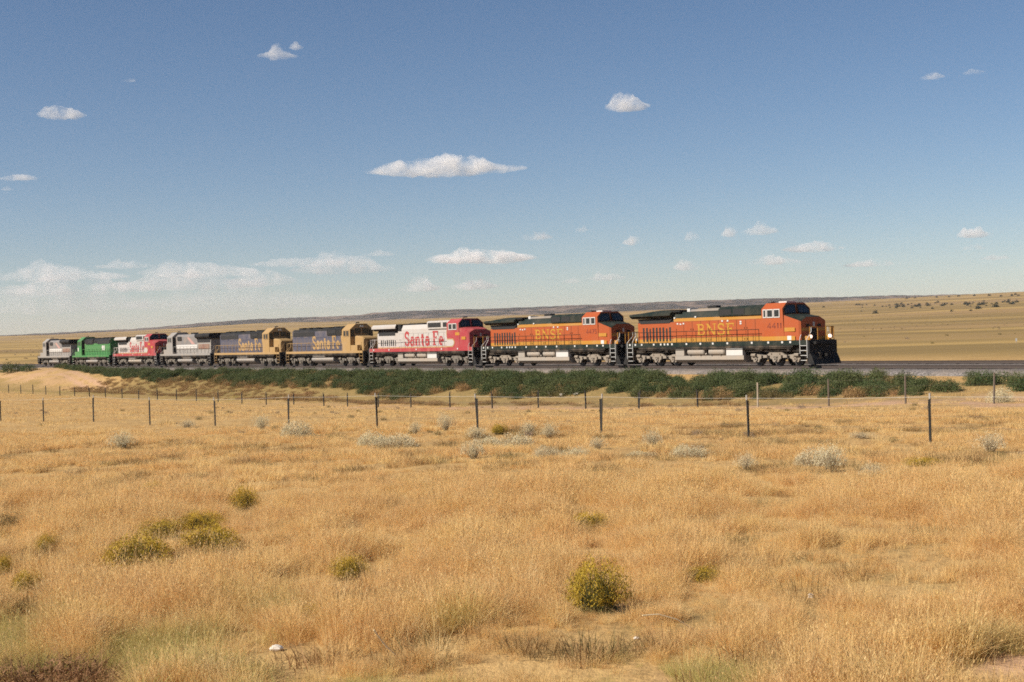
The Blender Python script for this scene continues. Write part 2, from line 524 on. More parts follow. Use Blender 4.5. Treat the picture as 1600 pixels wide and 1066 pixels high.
# ================================================================== LETTERING
def arc(cx, cy, rx, ry, a0, a1, n=9):
    return [(cx + rx * math.cos(math.radians(a0 + (a1 - a0) * i / n)), cy + ry * math.sin(math.radians(a0 + (a1 - a0) * i / n))) for i in range(n + 1)]
GLYPH = {
 'B': (0.72, [([(.17, 0), (.17, 1)], .17), ([(0, .035), (.36, .035)], .07), ([(0, .965), (.36, .965)], .07),
       ([(.17, .94)] + arc(.38, .745, .2, .195, 90, -90) + [(.17, .55)], .11), ([(.17, .5)] + arc(.4, .275, .24, .225, 90, -90) + [(.17, .05)], .12)]),
 'N': (0.86, [([(.15, 0), (.15, 1)], .1), ([(.72, 0), (.72, 1)], .1), ([(.13, .97), (.72, .04)], .17), ([(.02, .035), (.3, .035)], .07),
       ([(.0, .965), (.22, .965)], .07), ([(.57, .965), (.86, .965)], .07)]),
 'S': (0.66, [(arc(.33, .74, .22, .22, 20, 262) + arc(.33, .265, .25, .235, 82, -160), .15), ([(.55, .7), (.55, .96)], .07), ([(.07, .06), (.07, .32)], .07)]),
 'F': (0.68, [([(.17, 0), (.17, 1)], .17), ([(0, .035), (.38, .035)], .07), ([(0, .95), (.66, .95)], .1), ([(.62, .7), (.62, .95)], .07), ([(.17, .53), (.48, .53)], .1), ([(.46, .42), (.46, .64)], .06)]),
 'a': (0.58, [(arc(.26, .22, .2, .19, 0, 360, 14), .15), ([(.46, 0), (.46, .4)] + arc(.29, .4, .17, .17, 0, 150, 6), .16), ([(.4, .035), (.58, .035)], .07)]),
 'n': (0.66, [([(.13, 0), (.13, .58)], .18), ([(.13, .36)] + arc(.34, .37, .18, .18, 150, 0, 6) + [(.52, 0)], .17), ([(0, .04), (.27, .04)], .08), ([(.39, .04), (.66, .04)], .08), ([(0, .55), (.16, .55)], .08)]),
 't': (0.46, [([(.2, .82), (.2, .18)] + arc(.32, .16, .12, .12, 180, 290, 5), .18), ([(.02, .55), (.42, .55)], .1)]),
 'e': (0.58, [([(.1, .3), (.48, .3)] + arc(.29, .3, .2, .25, 0, 300, 12), .14)]),
 ' ': (0.24, []),
 '4': (0.62, [([(.44, 0), (.44, 1), (.06, .3), (.58, .3)], .12)]),
 '1': (0.36, [([(.08, .8), (.2, .96), (.2, 0)], .13)]),
 '7': (0.56, [([(.06, .94), (.5, .94), (.2, 0)], .12)]),
 '5': (0.58, [([(.5, .94), (.12, .94), (.1, .55)] + arc(.27, .32, .22, .26, 110, -140, 8), .12)]),
 '8': (0.58, [(arc(.29, .74, .18, .2, 0, 360, 12), .12), (arc(.29, .27, .22, .23, 0, 360, 12), .12)]),
 '0': (0.58, [(arc(.29, .5, .2, .44, 0, 360, 14), .12)]),
}
def lettering(text, x0, x1, z0, h, y, sgn, name, mat, parent, bold=1.0, xdir=1):
    """Raised paint letters on the side y (sgn: outward), fitted between x0 and x1, cap height h."""
    tot = sum(GLYPH[c][0] for c in text) + 0.08 * (len(text) - 1)
    k = abs(x1 - x0) / (tot * h)
    b = MB(); cur = 0.0; lay = 0
    for c in text:
        w, strokes = GLYPH[c]
        for pts, sw in strokes:
            P = [Vector(((cur + a) * h * k, bb * h)) for a, bb in pts]
            hw = sw * bold * h * 0.5
            L, Rr = [], []
            for i, p in enumerate(P):
                d = (P[min(i + 1, len(P) - 1)] - P[max(i - 1, 0)]).normalized()
                nrm = Vector((-d.y, d.x)); s_ = 1.0
                if 0 < i < len(P) - 1:
                    d1 = (P[i] - P[i - 1]).normalized()
                    s_ = 1.0 / max(0.5, abs(Vector((-d1.y, d1.x)).dot(nrm)))
                L.append(p + nrm * hw * s_); Rr.append(p - nrm * hw * s_)
            yy = y + sgn * (0.002 + 0.0007 * lay); lay += 1
            base = len(b.v)
            for l_, r_ in zip(L, Rr):
                b.v.append((x0 + xdir * l_.x, yy, z0 + l_.y)); b.v.append((x0 + xdir * r_.x, yy, z0 + r_.y))
            for i in range(len(P) - 1):
                q_ = [base + 2 * i, base + 2 * i + 1, base + 2 * i + 3, base + 2 * i + 2]
                b.face(q_ if sgn * xdir < 0 else q_[::-1])
        cur += w + 0.08
    me = bpy.data.meshes.new(name); me.from_pydata(b.v, [], b.f); me.materials.append(mat); me.update()
    return link(name, me, parent)

# ================================================================== LOCOMOTIVES
SHARED = {}
def shared(key, fn):
    if key not in SHARED: SHARED[key] = fn()
    return SHARED[key]

def wheel_mesh():
    b = MB()
    b.cyl((0, -0.065, 0), (0, 0.065, 0), 0.51, n=22, mi=0)
    b.cyl((0, 0.05, 0), (0, 0.085, 0), 0.545, n=22, mi=0)
    b.cyl((0, -0.10, 0), (0, -0.06, 0), 0.16, n=12, mi=1)
    return b.mesh('wheel', [WHEELM, STEEL])
def side_frame_mesh(ax, mats):
    b = MB()
    L = ax[-1] + 0.5
    top = [(-L, 0.50), (-L, 0.72), (-L + 0.45, 0.9), (-0.95, 0.8), (-0.6, 1.02), (0.6, 1.02), (0.95, 0.8), (L - 0.45, 0.9), (L, 0.72), (L, 0.50)]
    bot = []
    for a in reversed(ax):
        bot += [(a + 0.36, 0.50), (a + 0.27, 0.30), (a - 0.27, 0.30), (a - 0.36, 0.50)]
        if a != ax[0]: bot += [(a - 0.62, 0.60)]
        prev = [b_ for b_ in ax if b_ < a]
        if prev: bot += [(prev[-1] + 0.62, 0.60)]
    prof = top + [pt for pt in bot if -L < pt[0] < L]
    b.prism_y(prof, -0.07, 0.07, 0)
    for a in ax:
        b.cyl((a, -0.16, 0.51), (a, -0.05, 0.51), 0.15, n=12, mi=0)
        b.box(a - 0.2, a + 0.2, -0.1, -0.06, 0.62, 0.7, 1)
        b.cyl((a, -0.17, 0.51), (a, -0.155, 0.51), 0.07, n=8, mi=1)
    for a in (-0.42, 0.42):
        b.cyl((a, -0.085, 0.9), (a, -0.06, 0.9), 0.06, n=8, mi=1)
    for a0, a1 in zip(ax[:-1], ax[1:]):
        c = (a0 + a1) / 2
        b.box(c - 0.2, c + 0.2, -0.17, -0.06, 0.62, 0.83, 0)
        b.cyl((c + 0.3, -0.12, 0.5), (c + 0.3, -0.12, 0.78), 0.09, n=8, mi=1)
        b.cyl((c - 0.34, -0.12, 0.55), (c - 0.34, -0.12, 0.8), 0.07, n=8, mi=1)
    b.cyl((-L + 0.1, -0.14, 0.82), (-L + 0.55, -0.14, 0.82), 0.13, n=9, mi=0)
    b.cyl((L - 0.55, -0.14, 0.82), (L - 0.1, -0.14, 0.82), 0.13, n=9, mi=0)
    return b.mesh('side_frame', mats)

def truck(root, cx, ax, tm, key):
    t = MB().box(-ax[-1] - 0.3, ax[-1] + 0.3, -0.55, 0.55, 0.45, 1.0).box(-0.9, 0.9, -0.95, 0.95, 0.75, 1.05).build('truck', UNDER, root)
    t.location = (cx, 0, 0)
    sf = shared(('sf', key, len(ax)), lambda: side_frame_mesh(ax, [tm, UNDER]))
    for sg in (-1, 1):
        o = link('side_frame', sf, t, (0, sg * 1.13, 0))
        if sg > 0: o.rotation_euler = (0, 0, math.pi)
        wm = shared('wheel', wheel_mesh)
        for a in ax:
            w = link('wheel', wm, t, (a, sg * 0.78, 0.51))
            if sg > 0: w.rotation_euler = (0, 0, math.pi)

def stanchion_mesh(h, r, key, mat):
    return shared(('st', key), lambda: MB().cyl((0, 0, 0), (0, 0, h), r, n=5).mesh('stanchion', mat))

def handrail(root, x0, x1, zdeck, mat, key, step=1.1, h=0.95, r=0.024):
    for sg in (-1, 1):
        y = sg * 1.47
        hr = MB().tube([(x0, y, zdeck + h), (x1, y, zdeck + h)], r, 6).build('handrail', mat, root)
        sm = stanchion_mesh(h, r, (key, h), mat)
        n = max(1, round((x1 - x0) / step))
        for i in range(n + 1):
            link('stanchion', sm, hr, (x0 + (x1 - x0) * i / n, y, zdeck))

def steps(root, xe, d, y, mat_edge, zdeck, key):
    """Ladder of steps in the corner of the platform: xe outer end, d = +1 front, -1 rear; y side."""
    sg = 1 if y > 0 else -1
    b = MB()
    b.box(xe - d * 0.02, xe + d * 0.02, y - sg * 0.02, y - sg * 0.5, 0.35, zdeck)
    b.box(xe - d * 0.68, xe - d * 0.64, y - sg * 0.02, y - sg * 0.5, 0.45, zdeck)
    s = b.build('step_ladder', UNDER, root)
    sm = shared(('step', key), lambda: MB().box(-0.29, 0.29, -0.14, 0.14, -0.018, 0.018).mesh('step', mat_edge))
    for k in range(4):
        link('step', sm, s, (xe - d * 0.33, y - sg * 0.16, 0.42 + k * 0.36))

def end_gear(root, L, d, zdeck, plow):
    """Pilot or end plate, coupler and hoses at one end."""
    x = d * (L / 2 - 0.55)
    b = MB()
    if plow:
        s = [[(x - d * 0.25, -1.5, 0.95), (x - d * 0.25, 1.5, 0.95), (x - d * 0.25, 1.5, zdeck - 0.05), (x - d * 0.25, -1.5, zdeck - 0.05)],
             [(x, -1.5, 0.95), (x, 1.5, 0.95), (x, 1.5, zdeck - 0.05), (x, -1.5, zdeck - 0.05)]]
        b.loft(s)
        b.prism_y([(x - d * 0.2, 0.13), (x + d * 0.42, 0.13), (x + d * 0.22, 0.6), (x + d * 0.02, 0.948), (x - d * 0.2, 0.948)], -1.45, 1.45)
        b.box(min(x, x + d * .3), max(x, x + d * .3), -1.1, 1.1, zdeck - 0.3, zdeck - 0.1)
    else:
        b.box(x - 0.06, x + 0.06, -1.5, 1.5, 0.5, zdeck - 0.05)
        b.box(min(x, x + d * .25), max(x, x + d * .25), -1.1, 1.1, zdeck - 0.28, zdeck - 0.1)
    p = b.build('pilot', BLACK, root)
    xc = d * L / 2
    c = MB()
    c.box(min(x, xc - d * 0.2), max(x, xc - d * 0.2), -0.1, 0.1, 0.74, 0.94)
    c.box(min(xc - d * 0.25, xc), max(xc - d * 0.25, xc), -0.2, 0.16, 0.68, 1.0)
    c.build('coupler', UNDER, root)
    h = MB()
    for yy in (-0.75, -0.6, 0.6, 0.75):
        h.tube([(x + d * 0.07, yy, 1.05), (x + d * 0.3, yy, 0.9), (x + d * 0.32, yy * 0.9, 0.5)], 0.028, 5)
    h.build('air_hose', UNDER, root)

def prof_hood(hw, zs, ch=0.24, ztop=4.35):
    """Symmetric hood section with breaks at the paint heights zs; returns ring of (y,z)."""
    l = [(-hw, z) for z in zs] + [(-hw + ch, ztop)]
    return l + [(-y, z) for y, z in reversed(l)]

def hood_mats(n, idx, roof, bottom=0):
    """material index per ring edge for prof_hood with n paint heights"""
    m = list(idx) + [roof]          # side edges, chamfer
    return m + [roof] + [roof] + list(reversed(idx)) + [bottom]

def slots(root, x0, x1, n, z0, z1, y, key, mat=SLOT):
    pitch = (x1 - x0) / n
    w = pitch * 0.5
    sm = shared(('slot', key), lambda: MB().box(-w / 2, w / 2, -0.012, 0.012, 0, z1 - z0).mesh('vent_slot', mat))
    for sg in (-1, 1):
        for i in range(n):
            o = link('vent_slot', sm, root, (x0 + pitch * (i + 0.5), sg * (y + 0.004), z0))
            if i in (2, 7): o.scale = (0.85, 1, 0.93)

def hood_doors(root, x0, x1, w, z0, z1, y, key, mat, hmat, both=True):
    n = max(1, int((x1 - x0) / w)); pitch = (x1 - x0) / n
    dm = shared(('door', key), lambda: MB().box(-pitch / 2 + 0.02, pitch / 2 - 0.02, -0.014, 0.014, 0, z1 - z0).mesh('hood_door', mat))
    gap_shade = shared(('gap_shade', mat.name), lambda: paint('gap_shade_' + mat.name, tuple(v_ * 0.22 for v_ in PAINTCOL.get(mat.name, (0.2, 0.2, 0.2))), 0.8, dirt=0.2))  # shadow in the door gaps, painted as a darkened copy of the door colour
    for sg in ((-1, 1) if both else (-1,)):
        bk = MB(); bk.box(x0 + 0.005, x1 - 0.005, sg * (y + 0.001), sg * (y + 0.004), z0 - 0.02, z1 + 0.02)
        bk.build('gap_shade_plate', gap_shade, root)  # plate behind the doors, added to show as shade in their gaps
    hm_ = shared(('dh', key), lambda: MB().box(-0.014, 0.014, -0.02, 0.02, -0.07, 0.07).mesh('handle', hmat))
    for sg in ((-1, 1) if both else (-1,)):
        for i in range(n):
            o = link('hood_door', dm, root, (x0 + pitch * (i + 0.5), sg * (y + 0.008), z0))
            link('handle', hm_, o, (pitch * (0.36 if i % 2 else -0.36), sg * 0.025, (z1 - z0) * 0.5))

def reflectors(root, xs, z, y=1.53):
    rm = shared('refl', lambda: MB().box(-0.09, 0.09, -0.012, 0.012, -0.075, 0.075).mesh('reflector', REFL))
    for x in xs: link('reflector', rm, root, (x, -y, z))

def window(parent, x0, x1, z0, z1, y, glass=GLASS, frame=WHITE, slant=0.0):
    """Side cab window: frame with a dark pane a little behind its face."""
    for sg in (-1, 1):
        b = MB(); f = 0.07
        ya, yb = sg * (y + 0.002), sg * (y + 0.04)
        b.box(x0, x1, ya, yb, z0, z0 + f); b.box(x0, x1, ya, yb, z1 - f, z1)
        b.box(x0, x0 + f, ya, yb, z0 + f, z1 - f); b.box(x1 - f, x1, ya, yb, z0 + f, z1 - f)
        w = b.build('window', frame, parent)
        MB().box(x0 + f, x1 - f, sg * (y + 0.003), sg * (y + 0.018), z0 + f, z1 - f).build('pane', glass, w)

def poly_plate(name, pts, y, sgn, mat, parent, th=0.006):
    """Flat paint plate, polygon (x,z) on side y."""
    b = MB()
    b.prism_y(pts, y + sgn * 0.0015, y + sgn * (0.0015 + th))
    return b.build(name, mat, parent)

def tanks_under(root, kind, box_xs):
    if kind == 'ge6':
        MB().prism_x([(-1.42, 0.82), (-1.42, 0.5), (-1.0, 0.26), (1.0, 0.26), (1.42, 0.5), (1.42, 0.82)], -4.2, 3.5).build('fuel_tank', TANKC, root)
        MB().box(-4.0, 3.4, -1.1, 1.1, 0.823, 1.4).build('battery_rack', UNDER, root)
        for sg in (-1, 1):
            for a, b_ in ((-2.75, -0.8), (-0.35, 1.45)):
                t = MB(); y = sg * 1.22
                t.cyl((a + 0.1, y, 1.13), (b_ - 0.1, y, 1.13), 0.285, n=18)
                t.cyl((a, y, 1.13), (a + 0.1, y, 1.13), 0.2, 0.285, n=18); t.cyl((b_ - 0.1, y, 1.13), (b_, y, 1.13), 0.285, 0.2, n=18)
                o = t.build('air_tank', TANKC, root)
                for xx in (a + 0.4, b_ - 0.4):
                    MB().box(xx - 0.03, xx + 0.03, y - 0.3, y + 0.3, 0.822, 0.9).build('bracket', UNDER, o)
            for a, b_ in box_xs:
                MB().box(a, b_, min(sg * 1.1, sg * 1.44), max(sg * 1.1, sg * 1.44), 0.824, 1.36).build('equipment_box', WHITE if a > 0 else TANKC, root)
            MB().cyl((-0.58, sg * 1.3, 0.83), (-0.58, sg * 1.46, 0.98), 0.08, n=8).build('filler_pipe', TANKC, root)
    else:
        a, b_ = box_xs[0]
        pts = [(0.0 + 1.42 * math.cos(t), 0.78 + 0.52 * math.sin(t)) for t in np.linspace(math.radians(20), math.radians(-200), 14)]
        MB().prism_x(pts, a, b_).build('fuel_tank', TANKC if kind != 'emd' else LMGREY, root)
        MB().box(a + 0.2, b_ - 0.2, -1.15, 1.15, 0.98, 1.3).build('battery_rack', UNDER, root)
        for sg in (-1, 1):
            t = MB(); y = sg * 1.24
            t.cyl((a + 0.3, y, 1.2), (a + (b_ - a) * 0.62, y, 1.2), 0.2, n=12)
            t.build('air_tank', LMGREY, root)

def frame_(root, L, z0, z1, sill, under=UNDER):
    b = MB()
    b.box(-L / 2 + 0.75, L / 2 - 0.75, -1.5, 1.5, z0, z1, 0)
    b.box(-L / 2 + 1.5, L / 2 - 1.5, -1.15, 1.15, 1.06, z0 - 0.002, 1)
    b.box(-L / 2 + 2.2, L / 2 - 2.2, -1.48, 1.48, z0 - 0.16, z0 - 0.003, 1)
    for sg in (-1, 1):                    # pipes and air gear hung below the sill
        for k in range(16):
            x = random.uniform(-L / 2 + 2.4, L / 2 - 2.6)
            b.box(x, x + random.uniform(0.15, 0.6), sg * 1.2, sg * random.uniform(1.3, 1.46), random.uniform(1.12, 1.25), z0 - 0.162, 1)
        b.tube([(-L / 2 + 2.3, sg * 1.47, z0 - 0.24), (L / 2 - 2.3, sg * 1.47, z0 - 0.24)], 0.03, 5, 1)
    return b.build('main_frame', [sill, under], root)

def front_rails(root, xe, d, mat, zdeck, y):
    """Bent grab rails beside the corner steps."""
    b = MB()
    b.tube([(xe - d * 0.02, y, 0.6), (xe - d * 0.02, y, zdeck + 0.05), (xe - d * 0.1, y * 0.62, zdeck + 0.6), (xe - d * 0.1, y * 0.6, zdeck + 0.95)], 0.026, 6)
    b.build('grab_rail', mat, root)
    b = MB()
    b.tube([(xe - d * 0.7, y, 0.9), (xe - d * 0.7, y, zdeck + 0.1), (xe - d * 0.75, y * 0.8, zdeck + 0.6), (xe - d * 0.75, y * 0.8, zdeck + 0.95)], 0.026, 6)
    b.build('grab_rail', mat, root)

def wide_cab(root, xc, mats, zdeck, winx, nose_l=1.5, topm=None):
    """Full-width cab with sloping roof sides and a tapering full-width nose."""
    body, roofm = mats
    w = 1.5; xf = xc + 2.25
    prof = [(-w, zdeck), (-w, 4.28), (-0.95, 4.72), (0.95, 4.72), (w, 4.28), (w, zdeck)]
    b = MB()
    r = lambda x, sh: [(x + sh * max(0, (z - 3.7)), y, z) for y, z in prof]
    b.loft([r(xc, 0), r(xf, -0.22)], [0, 0, 1, 0, 0, 0], (0, 0))
    cab = b.build('cab', [body, roofm], root)
    for a, c in winx: window(cab, a, c, 3.62, 4.26, w)
    # windshield: two black framed panes on the raked cab front
    for sg in (-1, 1):
        b = MB()
        P = lambda y, z, off: (xf - 0.22 * max(0, z - 3.7) + off, y, z)
        ring = [(sg * 0.1, 3.92), (sg * 1.38, 3.84), (sg * 1.38, 4.26), (sg * 0.96, 4.58), (sg * 0.1, 4.58)]
        b.loft([[P(y, z, 0.003) for y, z in ring], [P(y, z, 0.03) for y, z in ring]])
        wf = b.build('windshield', BLACK, cab)
        b = MB()
        ring = [(sg * 0.2, 4.0), (sg * 1.28, 3.94), (sg * 1.28, 4.22), (sg * 0.92, 4.5), (sg * 0.2, 4.5)]
        b.loft([[P(y, z, 0.031) for y, z in ring], [P(y, z, 0.042) for y, z in ring]])
        b.build('pane', GLASS, wf)
    # nose
    x1, x2 = xf + nose_l * 0.9, xf + nose_l
    b = MB()
    sec = lambda x, hw, zs, zc: [(x, -hw, zdeck), (x, -hw, zs), (x, -hw * 0.55, zc), (x, hw * 0.55, zc), (x, hw, zs), (x, hw, zdeck)]
    b.loft([sec(xf + 0.002, w, 3.78, 3.86), sec(x1, 1.42, 3.36, 3.66), sec(x2, 1.32, 3.28, 3.6)], [0, 1, 1, 1, 0, 0])
    nose = b.build('nose', [body, topm or body], root)
    MB().box(x2 + 0.003, x2 + 0.035, -0.34, 0.34, zdeck + 0.05, 2.75).build('nose_door', BLACK, nose)
    for zz in (3.0, 3.17):
        MB().cyl((x2 - 0.05, 0.0, zz - 0.02), (x2 + 0.07, 0.0, zz - 0.02), 0.085, n=12).build('headlight', REFL, nose)
    for sg in (-1, 1):
        b = MB(); b.box(x2 + 0.002, x2 + 0.05, sg * 0.42, sg * 0.8, 2.88, 3.06)
        b.build('number_board', BLACK, nose)
    return cab, nose, xf, x2

def roof_bits(root, cab_x, z=4.72):
    h = MB()
    for k, yy in enumerate((-0.12, 0.0, 0.12)):
        h.cyl((cab_x, yy, z + 0.16), (cab_x + 0.35 + 0.05 * k, yy, z + 0.16), 0.02, 0.07, n=8)
    h.cyl((cab_x, 0, z), (cab_x, 0, z + 0.16), 0.03, n=6)
    h.build('horn', STEEL, root)

def dash9(root, number, lit):
    L = 21.5; zd = 1.9
    frame_(root, L, 1.55, zd, GREEN)
    for cx in (-6.6, 6.6): truck(root, cx, [-2.0, 0.0, 2.0], TRUCKC, 'beige')
    tanks_under(root, 'ge6', [(-4.1, -3.1), (1.65, 3.4)])
    # long hood: yellow, orange, yellow bands and a dark green roof
    hw = 1.0; xr, xc = -9.1, 5.55
    b = MB()
    b.prism_x(prof_hood(hw, [zd, 2.26, 3.6, 3.86], 0.26, 4.36), -4.7, xc, hood_mats(4, [0, 1, 0], 2), 1)
    b.prism_x(prof_hood(hw, [zd, 2.2, 3.55, 3.56], 0.2, 3.9), xr, -4.703, hood_mats(4, [0, 1, 1], 3), 1)
    hood = b.build('long_hood', [YELLOW, ORANGE, GREEN, BLACK], root)
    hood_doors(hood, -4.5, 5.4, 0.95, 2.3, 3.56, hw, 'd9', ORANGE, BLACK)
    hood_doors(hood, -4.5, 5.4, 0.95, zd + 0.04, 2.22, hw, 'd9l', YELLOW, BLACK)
    slots(hood, -8.6, -4.95, 9, 2.02, 3.16, hw, 'd9')
    gb = MB()
    for sg in (-1, 1):
        gb.prism_y([(xr + 0.35, 3.5), (-5.2, 3.5), (-4.75, 3.9), (xr, 3.9)], sg * (hw + 0.004), sg * (hw + 0.03))
    gb.build('intake_grille', SLOT, hood)
    # winged radiator
    b = MB()
    def wing(x, s, zb=3.92, zt=4.6):
        return [(x, -1.02, zb), (x, -1.5 * s, zb + 0.2), (x, -1.5 * s, zb + 0.36), (x, -1.05, zt), (x, 1.05, zt), (x, 1.5 * s, zb + 0.36), (x, 1.5 * s, zb + 0.2), (x, 1.02, zb)]
    b.loft([wing(-9.85, 0.86, 3.94, 4.2), wing(-9.0, 1.0, 3.92, 4.36), wing(-6.6, 1.0, 3.92, 4.54), wing(-5.3, 1.0, 3.92, 4.54), wing(-4.75, 0.9, 3.94, 4.46)])
    rad = b.build('radiator', GREEN, root)
    g = MB()
    for k in range(4): g.box(-6.5 + k * 0.35, -6.2 + k * 0.35, -0.9, 0.9, 4.5, 4.57)
    g.build('radiator_screen', BLACK, rad)
    MB().box(-4.9, -3.9, -1.05, 1.05, 4.37, 4.5).build('roof_hatch', BLACK, root)
    MB().box(-3.55, -3.2, -0.55, 0.35, 4.37, 4.63).build('vent_cowl', WHITE, root)
    MB().loft([[(-2.9, -0.8, 4.365), (-2.9, 0.8, 4.365), (-2.9, 0.7, 4.55), (-2.9, -0.7, 4.55)], [(0.35, -0.8, 4.365), (0.35, 0.8, 4.365), (0.35, 0.7, 4.57), (0.35, -0.7, 4.57)]]).build('engine_hatch', paint('sooty_grey_paint', (0.17, 0.15, 0.13), 0.7), root)
    b = MB(); b.box(-1.5, -0.5, -0.25, 0.25, 4.575, 4.78); b.build('exhaust_stack', BLACK, root)
    b = MB(); b.prism_x([(-1.12, 3.9), (-1.12, 4.45), (-0.85, 4.64), (0.85, 4.64), (1.12, 4.45), (1.12, 3.9)], 0.6, 5.5)
    db = b.build('dynamic_brake_box', GREEN, root)
    for sg in (-1, 1):
        for a, c in ((0.75, 2.0), (2.2, 3.4)):
            g = MB(); g.box(a, c, sg * 1.122, sg * 1.14, 3.98, 4.42); g.build('louvre_panel', SLOT, db)
    # cab
    cab, nose, xf, x2 = wide_cab(root, xc + 0.002, (ORANGE, ORANGE), zd, ((5.72, 6.05), (6.1, 6.75), (6.8, 7.42)), topm=GREEN)
    poly_plate('stripe', [(5.56, zd + 0.003), (8.86, zd + 0.003), (8.86, 2.22), (5.56, 2.22)], -1.5, -1, YELLOW, cab)
    poly_plate('stripe', [(7.82, 2.56), (8.85, 2.56), (8.85, 2.85), (7.82, 2.85)], -1.497, -1, YELLOW, nose)
    for sg in (-1, 1):
        for z0_, z1_ in ((zd + 0.02, zd + 0.26), (2.56, 2.8)):
            MB().box(x2 + 0.001, x2 + 0.007, sg * 0.36, sg * 1.3, z0_, z1_).build('stripe', YELLOW, nose)
    MB().box(9.9, 9.95, 1.18, 1.45, zd + 0.12, zd + 0.98).build('side_panel', YELLOW, root)
    poly_plate('number_plate', [(8.1, 1.93), (8.5, 1.93), (8.5, 2.24), (8.1, 2.24)], -1.508, -1, REFL, cab)
    lettering(number, 6.1, 7.6, 2.8, 0.42, -1.5, -1, 'number', NUMC, cab, 1.25)
    lettering('BNSF', -2.0, 2.2, 2.42, 0.92, -1.022, -1, 'lettering', LETY, hood, 1.1)
    MB().box(6.4, 7.2, -0.5, 0.5, 4.722, 4.84).build('air_conditioner', WHITE, root)
    roof_bits(root, 5.0, 4.64)
    # dust-coloured lamps along the hood top
    lm = shared('hlamp', lambda: MB().box(-0.09, 0.09, -0.05, 0.0, -0.06, 0.06).mesh('hood_lamp', REFL))
    for x, z in ((-4.55, 3.9), (-2.1, 3.92), (-4.2, 3.42), (-3.85, 3.38), (-3.5, 3.42), (0.9, 3.52), (1.5, 3.52), (2.9, 3.42), (2.9, 3.27), (4.95, 3.98)):
        link('hood_lamp', lm, hood, (x, -1.0, z))
    handrail(root, -9.6, 5.2, zd, GREEN, 'green', 1.12, 0.88)
    reflectors(root, [-9.6, -8.1, -6.6, -5.75, -5.3, -4.9, -4.4, -2.7, -1.1, 0.3, 1.9, 4.5, 6.2, 7.6, 8.4, -8.9], zd - 0.13)
    for d in (1, -1):
        end_gear(root, L, d, zd, True)
        for y in (-1.5, 1.5):
            steps(root, d * (L / 2 - 0.8), d, y, REFL, zd, 'white')
            front_rails(root, d * (L / 2 - 0.75), d, REFL, zd, y)
    for sg in (-1, 1):
        MB().box(9.55, 9.95, sg * 1.2, sg * 0.95, zd, zd + 0.3).build('lamp_bracket', YELLOW, root)
        MB().cyl((9.9, sg * 1.05, zd + 0.25), (10.02, sg * 1.05, zd + 0.25), 0.13, n=12).build('ditch_light', LAMP if lit else REFL, root)
    # end handrail across the front porch
    for sg in (-1, 1):
        b = MB(); b.tube([(10.1, sg * 1.3, zd), (10.1, sg * 1.3, zd + 0.95), (10.1, sg * 0.45, zd + 0.95), (10.1, sg * 0.45, zd)], 0.026, 6)
        b.build('porch_rail', YELLOW, root)
    b = MB(); b.tube([(-10.0, -1.3, zd), (-10.0, -1.3, zd + 0.95), (-10.0, 1.3, zd + 0.95), (-10.0, 1.3, zd)], 0.026, 6)
    b.build('porch_rail', YELLOW, root)

